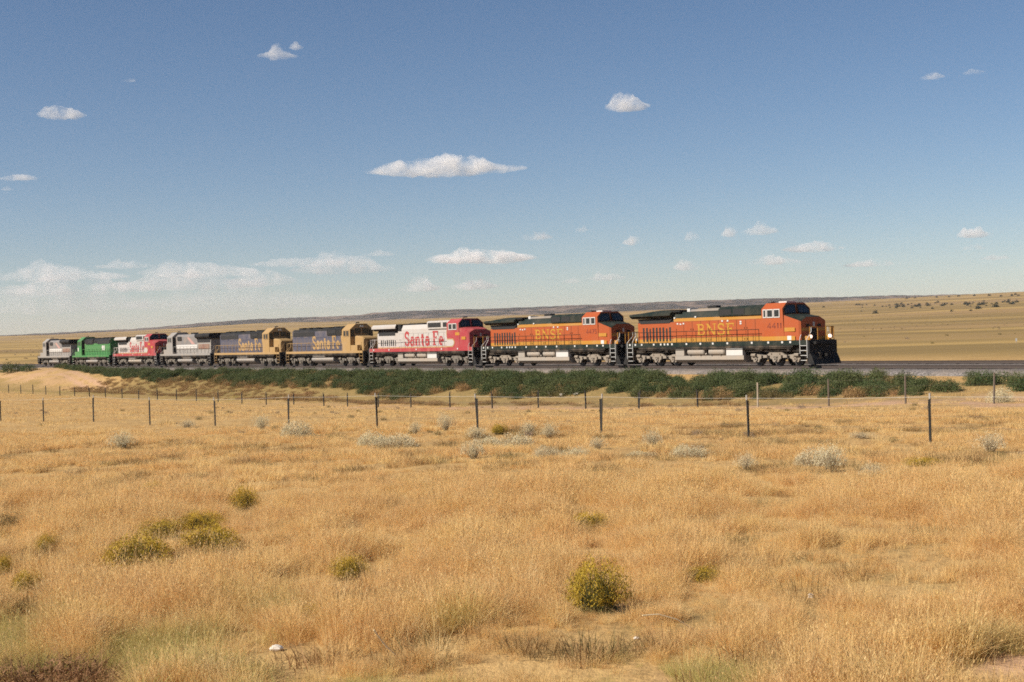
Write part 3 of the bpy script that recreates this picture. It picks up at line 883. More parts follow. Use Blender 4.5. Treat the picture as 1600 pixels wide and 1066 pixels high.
def warbonnet(root, L, axles, far=False):
    zd = 1.88; tx = L / 2 - 4.15
    frame_(root, L, 1.52, zd, WARRED)
    for cx in (-tx, tx): truck(root, cx, axles, TRUCKD, 'dull')
    if not far: tanks_under(root, 'ge6', [(-4.1, -3.1), (1.65, 3.4)])
    else: tanks_under(root, 'ge4', [(-2.6, 2.6)])
    hw = 1.0; xr = -L / 2 + 1.75; xm = xr + 4.3; xc = L / 2 - 5.2
    b = MB()
    b.prism_x(prof_hood(hw, [zd, 2.0, 3.85], 0.2, 4.3), xm, xc, hood_mats(3, [1, 0], 0), 0)
    b.prism_x(prof_hood(hw, [zd, 2.0, 3.5], 0.15, 3.8), xr, xm - 0.003, hood_mats(3, [1, 0], 2), 0)
    hood = b.build('long_hood', [SILVER, SFYEL, BLACK], root)
    key = 'wb%d' % int(L * 10)
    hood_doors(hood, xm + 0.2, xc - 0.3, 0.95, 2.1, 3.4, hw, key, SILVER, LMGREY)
    slots(hood, xr + 0.6, xm - 0.4, 8, 2.15, 2.78, hw, key)
    gb = MB()
    for sg in (-1, 1):
        gb.box(xr + 0.3, xm - 0.6, sg * (hw + 0.004), sg * (hw + 0.03), 3.25, 3.8)
    gb.build('intake_grille', SLOT, hood)
    b = MB()
    wing = lambda x, s: [(x, -1.02, 3.78), (x, -1.5 * s, 3.98), (x, -1.5 * s, 4.2), (x, -1.2, 4.42), (x, 1.2, 4.42), (x, 1.5 * s, 4.2), (x, 1.5 * s, 3.98), (x, 1.02, 3.78)]
    b.loft([wing(xr - 0.55, 0.95), wing(xr - 0.2, 1.0), wing(xm - 0.5, 1.0), wing(xm, 0.9)], [1, 0, 0, 1, 0, 0, 1, 1], (1, 1))
    b.build('radiator', [SILVER, BLACK], root)
    MB().box(xm + 0.05, xm + 0.7, -1.04, 1.04, 3.7, 4.38).build('roof_hatch', BLACK, root)
    MB().box(xm + 1.5, xm + 4.4, -0.6, 0.6, 4.303, 4.46).build('engine_hatch', BLACK, root)
    MB().box(xm + 4.9, xm + 5.6, -0.25, 0.25, 4.303, 4.62).build('exhaust_stack', BLACK, root)
    b = MB(); b.prism_x([(-1.15, 3.8), (-1.15, 4.5), (-0.95, 4.62), (0.95, 4.62), (1.15, 4.5), (1.15, 3.8)], xc - 4.2, xc - 0.1)
    db = b.build('dynamic_brake_box', SILVER, root)
    for sg in (-1, 1):
        for a, c in ((xc - 4.0, xc - 1.6), (xc - 1.2, xc - 0.5)):
            MB().box(a, c, sg * 1.152, sg * 1.17, 3.95, 4.42).build('louvre_panel', SLOT, db)
    w0 = xc + 0.25
    cab, nose, xf, x2 = wide_cab(root, xc + 0.002, (WARRED, WARRED), zd, ((w0 + 0.1, w0 + 0.75), (w0 + 0.82, w0 + 1.55)))
    # red warbonnet curve sweeping back over the hood, edged in yellow
    def curve(off):
        pts = [(xc, 4.0 + 0 * off)]
        pts = [(xc - 0.55 - off, 3.84), (xc - 0.7 - off, 3.3), (xc - 0.62 - off, 2.95 - off * .3), (xc - 0.3 - off, 2.72 - off), (xc - 0.003, 2.64 - off)]
        return [(xc - 0.003, 3.84)] + pts
    poly_plate('stripe', curve(0.14), -hw - 0.022, -1, SFYEL, hood)
    poly_plate('warbonnet', curve(0.0), -hw - 0.03, -1, WARRED, hood)
    # white wedge running onto the cab below the red
    wedge = [(xc + 0.01, zd + 0.13), (xc + 0.9, zd + 0.13), (xc + 1.2, 2.2), (xc + 1.25, 2.45), (xc + 1.0, 2.66), (xc + 0.01, 2.66)]
    poly_plate('stripe', [(x + (0.13 if x > xc + 0.5 else 0), z + (0.1 if z > 2.5 else -0.1 if z < 2.1 else 0)) for x, z in wedge], -1.5, -1, SFYEL, cab)
    poly_plate('wedge', wedge, -1.507, -1, SILVER, cab)
    poly_plate('stripe', [(xc + 1.5, 3.06), (xc + 2.25, 3.06), (xc + 2.25, 3.36), (xc + 1.5, 3.36)], -1.5, -1, YELLOW, cab)
    poly_plate('stripe', [(xf + 0.35, 2.62), (xf + 1.05, 2.62), (xf + 1.05, 2.92), (xf + 0.35, 2.92)], -1.497, -1, YELLOW, nose)
    lettering('Santa Fe', xm + 1.3 if not far else xm + 0.6, xc - 1.35, 2.15, 1.42, -hw - 0.024, -1, 'lettering', LETR, hood, 1.3)
    roof_bits(root, xc + 0.8)
    handrail(root, xr - 0.4, xc - 0.5, zd, SILVER, 'silver', 1.2)
    reflectors(root, [xr, xr + 3.2, -0.3, xc - 1.0, xc + 1.9], zd - 0.15)
    for d in (1, -1):
        end_gear(root, L, d, zd, True)
        for y in (-1.5, 1.5):
            steps(root, d * (L / 2 - 0.8), d, y, REFL, zd, 'white')
            front_rails(root, d * (L / 2 - 0.75), d, SILVER, zd, y)
    MB().tube([(L / 2 - 0.7, -1.3, zd), (L / 2 - 0.7, -1.3, zd + 0.95), (L / 2 - 0.7, 1.3, zd + 0.95), (L / 2 - 0.7, 1.3, zd)], 0.026, 6).build('porch_rail', YELLOW, root)
    MB().tube([(-L / 2 + 0.7, -1.3, zd), (-L / 2 + 0.7, -1.3, zd + 0.95), (-L / 2 + 0.7, 1.3, zd + 0.95), (-L / 2 + 0.7, 1.3, zd)], 0.026, 6).build('porch_rail', SILVER, root)

def low_nose(root, L, axles, c, radiator='emd', text=None):
    """Narrow-hood locomotive with a full-width cab and a low short hood.
    c: dict of paints (lower, upper, roof, cab, sill, rail, truck)"""
    zd = 1.72; tx = L / 2 - 4.0
    frame_(root, L, 1.46, zd, c['sill'])
    for cx in (-tx, tx): truck(root, cx, axles, c['truck'], 'dull' if c['truck'] is TRUCKD else 'beige')
    tanks_under(root, 'emd', [(-2.9, 2.3)] if len(axles) == 3 else [(-2.4, 2.6)])
    hw = 0.97; xr = -L / 2 + 1.55; xc = L / 2 - 5.3; xf = xc + 1.85
    b = MB()
    bands = c['bands']                 # list of (z_low, material), bottom to top
    zs = [zd] + [z for z, _ in bands[1:]] + [4.05]
    mats = [m for _, m in bands] + [c['roof']]
    xm = xr + 4.6
    if radiator == 'ge':
        b.prism_x(prof_hood(hw, zs, 0.35, 4.4), xm, xc, hood_mats(len(zs), list(range(len(bands))), len(bands)), 0)
        zs2 = [min(z, 3.4 + 0.01 * i) for i, z in enumerate(zs)]
        b.prism_x(prof_hood(hw, zs2, 0.15, 3.75), xr, xm - 0.003, hood_mats(len(zs), [min(i, 0) for i in range(len(bands))], len(bands)), 0)
    else:
        b.prism_x(prof_hood(hw, zs, 0.2, 4.32), xr, xc, hood_mats(len(zs), list(range(len(bands))), len(bands)), 0)
    hood = b.build('long_hood', mats, root)
    key = 'ln%s%d' % (c['name'], int(L * 10))
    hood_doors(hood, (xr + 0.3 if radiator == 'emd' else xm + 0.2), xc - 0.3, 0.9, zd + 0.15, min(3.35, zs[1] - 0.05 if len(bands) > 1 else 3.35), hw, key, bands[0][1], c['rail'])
    if radiator == 'emd':
        g = MB()
        for sg in (-1, 1): g.box(xr + 0.25, xr + 5.6, sg * (hw + 0.003), sg * (hw + 0.05), 3.5, 4.03)
        g.build('radiator_grille', SLOT, hood)
        for k in range(3):
            f = MB(); x = xr + 1.3 + k * 1.75
            f.cyl((x, 0, 4.321), (x, 0, 4.5), 0.66, n=16); f.cyl((x, 0, 4.501), (x, 0, 4.53), 0.3, n=10)
            f.build('radiator_fan', BLACK, root)
        f = MB(); f.box(xr + 6.6, xr + 7.9, -0.35, 0.35, 4.322, 4.5); f.build('exhaust_stack', BLACK, root)
        b = MB(); b.prism_x([(-1.06, 3.5), (-1.06, 4.2), (-0.85, 4.38), (0.85, 4.38), (1.06, 4.2), (1.06, 3.5)], xc - 4.3, xc - 0.9)
        db = b.build('dynamic_brake_box', c['roof'], root)
        for sg in (-1, 1): MB().box(xc - 3.9, xc - 2.2, sg * 1.062, sg * 1.085, 3.72, 4.15).build('louvre_panel', SLOT, db)
        for x in (xc - 3.4, xc - 1.8):
            MB().cyl((x, 0, 4.382), (x, 0, 4.52), 0.55, n=14).build('brake_fan', BLACK, db)
    else:
        b = MB()
        wing = lambda x, s: [(x, -1.0, 3.7), (x, -1.48 * s, 3.98), (x, -1.48 * s, 4.2), (x, -1.2, 4.45), (x, 1.2, 4.45), (x, 1.48 * s, 4.2), (x, 1.48 * s, 3.98), (x, 1.0, 3.7)]
        b.loft([wing(xr - 0.3, 0.95), wing(xr, 1.0), wing(xm - 0.4, 1.0), wing(xm, 0.9)])
        b.build('radiator', BLACK, root)
        g = MB()
        for sg in (-1, 1): g.box(xr + 0.5, xm - 0.5, sg * (hw + 0.003), sg * (hw + 0.03), 2.3, 2.95)
        g.build('intake_grille', RUSTB, hood)
        g = MB()
        for sg in (-1, 1): g.box(xr + 0.2, xm - 0.2, sg * (hw + 0.003), sg * (hw + 0.03), 3.2, 3.72)
        g.build('radiator_grille', SLOT, hood)
        MB().box(xc - 5.0, xc - 3.8, -0.3, 0.3, 4.402, 4.6).build('exhaust_stack', BLACK, root)
        b = MB()
        for sg in (-1, 1): b.box(xc - 2.1, xc - 0.8, sg * (hw + 0.003), sg * (hw + 0.1), 3.55, 4.1)
        b.build('louvre_panel', SLOT, hood)
    if c.get('bonnet'):
        pts = [(xc - 0.003, zd + 0.1), (xc - 0.003, 4.0), (xc - 0.6, 4.0), (xc - 1.0, 3.7), (xc - 1.15, 3.2), (xc - 1.0, 2.6), (xc - 0.7, 2.2), (xc - 0.6, zd + 0.1)]
        poly_plate('bonnet_paint', pts, -hw - 0.022, -1, c['cab'], hood)
    # cab
    w = 1.48
    prof = [(-w, zd), (-w, 4.1), (-0.7, 4.72), (0.7, 4.72), (w, 4.1), (w, zd)]
    b = MB(); b.prism_x(prof, xc + 0.002, xf, [0, c.get('cabroof', 0), 1, c.get('cabroof', 0), 0, 0], 0)
    cab = b.build('cab', [c['cab'], c['roof']], root)
    window(cab, xc + 0.35, xc + 0.95, 3.3, 4.02, w, GLASS, c['cab'])
    window(cab, xc + 1.02, xc + 1.6, 3.3, 4.02, w, GLASS, c['cab'])
    for sg in (-1, 1):
        b = MB(); b.box(xf + 0.002, xf + 0.03, sg * 0.95, sg * 1.4, 3.3, 4.05); wf = b.build('windshield', BLACK, cab)
        b = MB(); b.box(xf + 0.031, xf + 0.04, sg * 1.0, sg * 1.35, 3.36, 4.0); b.build('pane', GLASS, wf)
        b = MB(); b.box(xf + 0.002, xf + 0.03, sg * 0.1, sg * 0.85, 3.62, 4.2); wf = b.build('windshield', BLACK, cab)
        b = MB(); b.box(xf + 0.031, xf + 0.04, sg * 0.16, sg * 0.79, 3.68, 4.14); b.build('pane', GLASS, wf)
        b = MB(); b.box(xc - 0.03, xc - 0.001, sg * 1.05, sg * 1.4, 2.0, 4.0); b.build('cab_door', BLACK, cab)
    # low nose
    b = MB()
    sec = lambda x, zt, h_: [(x, -h_, zd), (x, -h_, zt - 0.12), (x, -h_ + 0.15, zt), (x, h_ - 0.15, zt), (x, h_, zt - 0.12), (x, h_, zd)]
    b.loft([sec(xf + 0.003, 3.4, 0.93), sec(xf + 1.75, 3.22, 0.93), sec(xf + 1.95, 3.05, 0.85)])
    nose = b.build('nose', c['cab'], root)
    for yy in (-0.12, 0.12):
        MB().cyl((xf + 0.02, yy, 4.42), (xf + 0.12, yy, 4.42), 0.1, n=10).build('headlight', REFL, cab)
    MB().box(xf + 1.952, xf + 1.98, -0.3, 0.3, zd + 0.05, 2.8).build('nose_door', BLACK, nose)
    for sg in (-1, 1):
        MB().box(xf + 0.01, xf + 1.5, min(sg * 0.95, sg * 1.45), max(sg * 0.95, sg * 1.45), zd + 0.002, zd + 0.62).build('battery_box', c['cab'], root)
    roof_bits(root, xc + 0.7)
    handrail(root, xr - 0.3, xc - 0.25, zd, c['rail'], 'r' + c['name'], 1.2, 0.98)
    for d in (1, -1):
        end_gear(root, L, d, zd, False)
        for y in (-1.5, 1.5):
            steps(root, d * (L / 2 - 0.8), d, y, c['stepc'], zd, 's' + c['name'])
            front_rails(root, d * (L / 2 - 0.75), d, c['rail'], zd, y)
        x = d * (L / 2 - 0.72)
        MB().tube([(x, -1.35, zd), (x, -1.35, zd + 0.98), (x, 1.35, zd + 0.98), (x, 1.35, zd)], 0.026, 6).build('porch_rail', c['rail'], root)
    if text == 'Santa Fe':
        lettering(text, xc - 8.0, xc - 1.45, 2.0, 1.48, -hw - 0.024, -1, 'lettering', SFYEL, hood, 1.2)
    return hood, cab, nose, xr, xm, xc, xf, hw

def place(D, flip, label, group=None):
    x_near = 208621.0 / D - 787.0
    X = (x_near - 800) * D / FPX + TN[0] * 1.3
    Y = D + TN[1] * 1.3
    p, _ = pq(X, Y)
    X, Y = xy(p, QT)
    root = empty('locomotive', (X, Y, 0.0), TRACK_ROT + (math.pi if flip else 0))
    return tag(root, label, 'locomotive', group)

AX3 = [-2.0, 0.0, 2.0]; AX2 = [-1.37, 1.37]
dash9(place(109.8, False, 'lead orange and green locomotive numbered 4411 with lit ditch lights'), '4411', True)
dash9(place(127.2, False, 'orange and green locomotive numbered 4475 coupled behind the lead engine'), '4475', False)
warbonnet(place(144.6, False, 'silver and red locomotive with big red lettering, behind engine 4475'), 21.4, AX3)
SF = dict(name='sf', bands=[(0, BLUE)], roof=BLACK, cab=SFYEL, sill=SFYEL, rail=SFYEL, truck=TRUCKD, stepc=SFYEL, bonnet=True)
low_nose(place(161.3, False, 'faded blue and yellow locomotive coupled behind the silver and red one'), 19.9, AX3, SF, 'emd', 'Santa Fe')
low_nose(place(177.9, False, 'faded blue and yellow locomotive coupled next to the pale grey one with white band'), 20.5, AX3, SF, 'emd', 'Santa Fe')
LM = dict(name='lm', bands=[(0, LMGREY), (2.45, WHITE), (2.95, LMDARK)], roof=LMDARK, cab=LMGREY, sill=LMGREY, rail=LMGREY, truck=TRUCKD, stepc=LMGREY)
def lmx(root, L):
    hood, cab, nose, xr, xm, xc, xf, hw = low_nose(root, L, AX2, LM, 'ge')
    # faint red swoosh stripe on the upper hood (the side seen when the engine runs backwards)
    pts = [(xm + 0.6, 3.0), (xm + 1.7, 3.0), (xm + 3.4, 3.95), (xm + 2.6, 3.95)]
    b = MB(); b.prism_y(pts, hw + 0.002, hw + 0.02); b.build('stripe', paint('faded_red_paint', (0.36, 0.2, 0.18), 0.5), hood)
lmx(place(193.7, True, 'pale grey locomotive with white band, backing onto the blue and yellow one'), 18.8)
warbonnet(place(209.0, False, 'small far silver and red locomotive between the grey and the green ones'), 18.9, AX2, True)
BN = dict(name='bn', bands=[(0, BNGRN), (3.6, BLACK)], roof=BLACK, cab=BNGRN, sill=BNGRN, rail=BNGRN, truck=TRUCKD, stepc=WHITE)
r8 = place(224.4, True, 'leaf green locomotive with black roof near the tail of the train')
hood, cab, nose, xr, xm, xc, xf, hw = low_nose(r8, 18.6, AX3, BN, 'emd')
pts = [(xr + 2.3, 2.5), (xr + 3.6, 2.5), (xr + 3.6, 3.2), (xr + 2.3, 3.2)]
b = MB(); b.prism_y([(xr + 2.35, 2.5), (xr + 2.75, 2.5), (xr + 2.75, 3.25), (xr + 2.35, 3.25)], hw + 0.025, hw + 0.034)
b.prism_y([(xr + 2.9, 2.5), (xr + 3.6, 2.5), (xr + 3.6, 3.25), (xr + 2.9, 3.25)], hw + 0.025, hw + 0.034); b.build('emblem', WHITE, hood)
b = MB(); b.box(xf - 0.5, xf - 0.1, 1.482, 1.49, 2.4, 3.0); b.build('number_plate', WHITE, cab)
lmx(place(239.2, True, 'pale grey locomotive at the very tail of the train beside the green one'), 18.2)

# ================================================================== VEGETATION
def leaf_material(name, cols, pos_scale=0.5, transl=0.25, tipcol=None, tint=0.0):
    """Foliage: colour varies by position noise and per instance; light passes a little through."""
    m, nt, bs, out = nodes_of(name)
    geo = nt.nodes.new('ShaderNodeNewGeometry').outputs['Position']
    n1 = noise(nt, pos_scale, 4, 0.6, geo)
    n2 = noise(nt, pos_scale * 9, 2, 0.5, geo)
    oi = nt.nodes.new('ShaderNodeObjectInfo')
    c = mixc(nt, ramp(nt, n1, 0.32, 0.68), cols[0], cols[1])
    c = mixc(nt, math_(nt, 'MULTIPLY', ramp(nt, n2, 0.4, 0.7), 0.6), c, cols[2])
    if tint:
        c = mixc(nt, math_(nt, 'MULTIPLY', oi.outputs['Random'], tint), c, cols[3])
    if len(cols) > 4:                      # green patches, placed by an instance attribute
        at = nt.nodes.new('ShaderNodeAttribute'); at.attribute_type = 'INSTANCER'; at.attribute_name = 'tint'
        c = mixc(nt, at.outputs['Fac'], c, cols[4])
    nt.links.new(c, bs.inputs['Base Color'])
    bs.inputs['Roughness'].default_value = 0.7
    bs.inputs['Specular IOR Level'].default_value = 0.2
    tr = nt.nodes.new('ShaderNodeBsdfTranslucent'); nt.links.new(c, tr.inputs['Color'])
    mx = nt.nodes.new('ShaderNodeMixShader'); mx.inputs[0].default_value = transl
    nt.links.new(bs.outputs[0], mx.inputs[1]); nt.links.new(tr.outputs[0], mx.inputs[2])
    nt.links.new(mx.outputs[0], out.inputs['Surface'])
    return m
GRASS = leaf_material('dry_grass', [(0.80, 0.585, 0.235), (0.72, 0.48, 0.19), (0.82, 0.67, 0.39), (0.64, 0.40, 0.175), (0.34, 0.35, 0.10)], 0.45, 0.45, tint=0.85)
WEED = leaf_material('green_weed_leaf', [(0.056, 0.086, 0.032), (0.082, 0.104, 0.036), (0.040, 0.068, 0.029), (0.13, 0.125, 0.045)], 0.3, 0.2, tint=0.6)
SAGE = leaf_material('pale_sage_twig', [(0.64, 0.56, 0.35), (0.56, 0.49, 0.31), (0.70, 0.62, 0.42), (0.46, 0.35, 0.22)], 1.2, 0.3, tint=0.4)
TWIG = leaf_material('brown_twig', [(0.26, 0.19, 0.13), (0.20, 0.14, 0.09), (0.32, 0.25, 0.18), (0.2, 0.12, 0.08)], 1.2, 0.0, tint=0.4)
FLOWER = leaf_material('yellow_blossom', [(0.54, 0.34, 0.024), (0.44, 0.29, 0.026), (0.28, 0.21, 0.03), (0.40, 0.29, 0.045)], 2.0, 0.2, tint=0.5)
RUSTB_T = leaf_material('rusty_dead_twig', [(0.24, 0.11, 0.045), (0.17, 0.085, 0.035), (0.32, 0.17, 0.075), (0.14, 0.08, 0.04)], 2.0, 0.1, tint=0.4)
STEMG = leaf_material('olive_stem', [(0.13, 0.12, 0.035), (0.10, 0.10, 0.03), (0.17, 0.15, 0.05), (0.16, 0.11, 0.04)], 2.0, 0.2, tint=0.4)
JUN = leaf_material('juniper_leaf', [(0.028, 0.036, 0.022), (0.022, 0.03, 0.018), (0.036, 0.042, 0.025), (0.03, 0.03, 0.02)], 0.5, 0.1)

def blades(n, r, h0, h1, lean, w, rng, bend=0.5, bias=(0, 0)):
    """n curved blades as triangle strips; returns V, F (quads and a tip as a thin quad)."""
    a = rng.uniform(0, 2 * np.pi, n); rr = r * np.sqrt(rng.uniform(0, 1, n))
    bx, by = rr * np.cos(a), rr * np.sin(a)
    h = rng.uniform(h0, h1, n)
    la = a + rng.normal(0, 0.9, n)
    l = np.abs(rng.normal(0, lean, n)) * h
    dx, dy = l * np.cos(la) + bias[0] * h, l * np.sin(la) + bias[1] * h
    wa = rng.uniform(0, np.pi, n)
    wx, wy = np.cos(wa) * w * 0.5, np.sin(wa) * w * 0.5
    V = []; T = (0.0, 0.4, 0.75, 1.0); W = (1.0, 0.85, 0.6, 0.12)
    for t, ws in zip(T, W):
        tt = t ** (1 + bend)
        z = h * (t - 0.12 * (l / np.maximum(h, .01)) * t * t)
        cx, cy = bx + dx * tt, by + dy * tt
        V.append(np.stack([cx - wx * ws, cy - wy * ws, z], 1)); V.append(np.stack([cx + wx * ws, cy + wy * ws, z], 1))
    V = np.stack(V, 1).reshape(-1, 3)
    b = np.arange(n)[:, None] * 8
    F = np.concatenate([b + np.array([[0, 1, 3, 2]]), b + np.array([[2, 3, 5, 4]]), b + np.array([[4, 5, 7, 6]])])
    return V, F

def leaf_cloud(n, fn, size, rng, up=0.3):
    """n small random quads at points fn(n)."""
    P = fn(n)
    a = rng.normal(size=(n, 3)); a[:, 2] += up; a /= np.linalg.norm(a, axis=1)[:, None]
    c = np.cross(a, rng.normal(size=(n, 3))); c /= np.linalg.norm(c, axis=1)[:, None]
    s = size * rng.uniform(0.6, 1.4, n)[:, None]
    V = np.stack([P - a * s - c * s * 0.35, P - a * s + c * s * 0.35, P + a * s + c * s * 0.25, P + a * s - c * s * 0.25], 1).reshape(-1, 3)
    F = np.arange(n)[:, None] * 4 + np.array([[0, 1, 2, 3]])
    return V, F

def dome(rx, ry, h, rng, shell=0.55, lump=0.25, z0=0.0):
    ph = rng.uniform(0, 6.28, 6)
    def fn(n):
        a = rng.uniform(0, 2 * np.pi, n); s = np.sqrt(rng.uniform(0, 1, n))
        lum = 1 + lump * (np.sin(a * 3 + ph[0]) * 0.5 + np.sin(a * 5 + ph[1]) * 0.35 + np.sin(s * 7 + ph[2]) * 0.3)
        k = rng.uniform(shell, 1.0, n) ** 0.6
        el = np.arccos(rng.uniform(0.0, 1, n))
        x = np.sin(el) * np.cos(a); y = np.sin(el) * np.sin(a); z = np.cos(el)
        return np.stack([x * rx * k * lum, y * ry * k * lum, z0 + z * (h - z0) * k * lum], 1)
    return fn

RB = [  # yellow-flowered rabbitbrush
 (932, 950, 92, 66, 'largest yellow rabbitbrush, alone in front with a dark shaded side', 0),
 (218, 884, 98, 44, 'broad yellow rabbitbrush with dark base, biggest of the cluster at the field edge', 1),
 (328, 860, 86, 36, 'yellow rabbitbrush mound just behind the broad dark-based one', 2),
 (252, 838, 62, 24, 'low olive-yellow rabbitbrush joined to a longer one beside it', 0),
 (312, 824, 72, 22, 'greenest rabbitbrush, flat topped, farthest of the cluster', 1),
 (382, 797, 40, 32, 'round yellow rabbitbrush standing apart above the cluster', 2),
 (240, 770, 36, 16, 'small yellow tuft on a thin stalk above the cluster', 0),
 (75, 862, 38, 26, 'small bright yellow rabbitbrush near the photo edge above the green grass', 1),
 (42, 925, 50, 30, 'yellow rabbitbrush low beside the green grass patch', 2),
 (4, 895, 30, 26, 'yellow rabbitbrush half cut off by the photo edge', 0),
 (545, 902, 52, 32, 'yellow rabbitbrush in open grass midway between the cluster and the largest bush', 1),
 (488, 968, 40, 22, 'faint yellow rabbitbrush sunk in pale grass', 2),
 (920, 822, 64, 20, 'faded yellow rabbitbrush in the grass behind the largest bush', 0),
 (1100, 905, 62, 20, 'dull olive rabbitbrush nearly lost in tall grass', 1),
 (780, 640 + 38, 22, 14, 'tiny yellow bush by the pale shrubs below the fence', 2),
 (1440, 727, 50, 12, 'low yellow-green bush in the grass below the last fence post', 0)]
PS = [  # pale grey shrubs
 ('pale', 580, 696, 46, 22, 'low pale cream shrub at the end of the pair by the long fence post', 0),
 ('pale', 618, 697, 60, 20, 'wide pale shrub with dark hollow in its side', 1),
 ('pale', 808, 699, 52, 22, 'rounded cream shrub with dark shaded base', 2),
 ('pale', 762, 694, 40, 14, 'flat pale shrub touching the rounded cream one', 0),
 ('pale', 854, 713, 40, 18, 'cream shrub in front of the rounded one', 1),
 ('pale', 900, 713, 40, 16, 'cream shrub with brown base below the tall fence post', 2),
 ('pale', 1002, 713, 50, 10, 'flat greyish shrub pair low in the grass', 0),
 ('pale', 1076, 713, 54, 20, 'cream mound shrub below the white tipped fence post', 1),
 ('pale', 1272, 726, 58, 26, 'large cream shrub beside a bare twiggy one', 2),
 ('wispy', 1298, 737, 50, 46, 'tall bare twiggy shrub beside the large cream one', 0),
 ('wispy', 1363, 746, 44, 26, 'brown twiggy shrub with a shadow at its foot', 1),
 ('wispy', 1020, 699, 32, 30, 'round wispy shrub on a narrow stem', 2),
 ('wispy', 1548, 706, 50, 34, 'loose pale twiggy shrub past the last fence post', 0),
 ('wispy', 1166, 733, 36, 28, 'thin dry shrub in front of the white tipped post', 1),
 ('wispy', 696, 672, 30, 28, 'wispy shrub near the long fence post', 2),
 ('wispy', 745, 685, 36, 22, 'dark centred shrub at the foot of a fence post', 0),
 ('wispy', 740, 716, 40, 32, 'pale wispy shrub below the dark centred one', 1),
 ('wispy', 649, 678, 20, 22, 'small brown twiggy shrub beside the wide pale one', 2),
 ('wispy', 826, 680, 26, 24, 'wispy upright shrub behind the rounded cream one', 0),
 ('wispy', 858, 684, 28, 26, 'faint bare shrub behind the cream one', 1),
 ('wispy', 934, 702, 28, 22, 'small twiggy shrub under the tall fence post', 2),
 ('pale', 462, 681, 46, 24, 'grey-green shrub with dark centre under a fence post', 1),
 ('wispy', 408, 672, 30, 26, 'tall pale wispy shrub beside the grey-green one', 0),
 ('wispy', 190, 700, 44, 28, 'loose grey shrub alone in the grass below the fence', 1),
 ('wispy', 292, 668, 28, 14, 'low grey shrub behind the loose one', 2),
 ('wispy', 1345, 684, 40, 12, 'low sparse shrub in the open field near the posts', 0),
 ('pale', 1563, 628, 34, 22, 'round pale shrub on bare soil with a black shadow', 1),
 ('dark', 12, 826, 52, 26, 'dark grey-green bush cut by the photo edge above the yellow flowers', 2),
 ('dead', 70, 1075, 230, 66, 'heap of rusty dead brush in the bottom corner of the field', 1)]
SHRUB_SPOTS = []
for t_ in ((432, 1018, 60), (1268, 936, 30), (994, 1002, 26)):
    gx, gy, gz = gpix(t_[0], t_[1]); SHRUB_SPOTS.append((gx, gy, t_[2] * gy / FPX * 0.5))
for t_ in [t[:4] for t in RB] + [t[1:5] for t in PS]:
    gx, gy, gz = gpix(t_[0], t_[1]); SHRUB_SPOTS.append((gx, gy, t_[2] * gy / FPX * 0.5))
# ---- instanced grass through a point mesh and geometry nodes
HIDDEN = bpy.data.collections.new('grass_sources')        # not linked to the scene: only instanced
def source(name, V, F, mat):
    o = bpy.data.objects.new(name, np_mesh(name, V, F, mat))
    HIDDEN.objects.link(o)
    return o
def scatter(name, P, rot, scl, tint, srcs, which):
    """One object whose points each carry one of the source meshes."""
    me = bpy.data.meshes.new(name)
    me.vertices.add(len(P)); me.vertices.foreach_set('co', np.asarray(P, np.float32).ravel())
    for nm, arr, ty in (('rz', rot, 'FLOAT'), ('scl', scl, 'FLOAT'), ('tint', tint, 'FLOAT'), ('which', which, 'INT')):
        at = me.attributes.new(nm, ty, 'POINT'); at.data.foreach_set('value', np.asarray(arr, np.int32 if ty == 'INT' else np.float32))
    me.update()
    o = link(name, me)
    col = bpy.data.collections.new(name + '_sources')
    for s in srcs: col.objects.link(s)
    ng = bpy.data.node_groups.new(name, 'GeometryNodeTree')
    ng.interface.new_socket('Geometry', in_out='INPUT', socket_type='NodeSocketGeometry')
    ng.interface.new_socket('Geometry', in_out='OUTPUT', socket_type='NodeSocketGeometry')
    N = ng.nodes; Lk = ng.links
    gi = N.new('NodeGroupInput'); go = N.new('NodeGroupOutput')
    ip = N.new('GeometryNodeInstanceOnPoints'); ci = N.new('GeometryNodeCollectionInfo')
    ci.inputs['Collection'].default_value = col
    ci.inputs['Separate Children'].default_value = True
    ci.inputs['Reset Children'].default_value = True
    def attr(nm, ty):
        a = N.new('GeometryNodeInputNamedAttribute'); a.data_type = ty; a.inputs['Name'].default_value = nm
        return a.outputs['Attribute']
    Lk.new(gi.outputs[0], ip.inputs['Points']); Lk.new(ci.outputs[0], ip.inputs['Instance'])
    ip.inputs['Pick Instance'].default_value = True
    Lk.new(attr('which', 'INT'), ip.inputs['Instance Index'])
    cx = N.new('ShaderNodeCombineXYZ'); Lk.new(attr('rz', 'FLOAT'), cx.inputs['Z'])
    Lk.new(cx.outputs[0], ip.inputs['Rotation'])
    Lk.new(attr('scl', 'FLOAT'), ip.inputs['Scale'])
    Lk.new(ip.outputs[0], go.inputs[0])
    md = o.modifiers.new('scatter', 'NODES'); md.node_group = ng
    return o

def wedge(n, d0, d1, spread=0.42, rng=RNG):
    D = np.sqrt(rng.uniform(d0 * d0, d1 * d1, n))
    u = rng.uniform(-spread, spread, n)
    return u * D, D

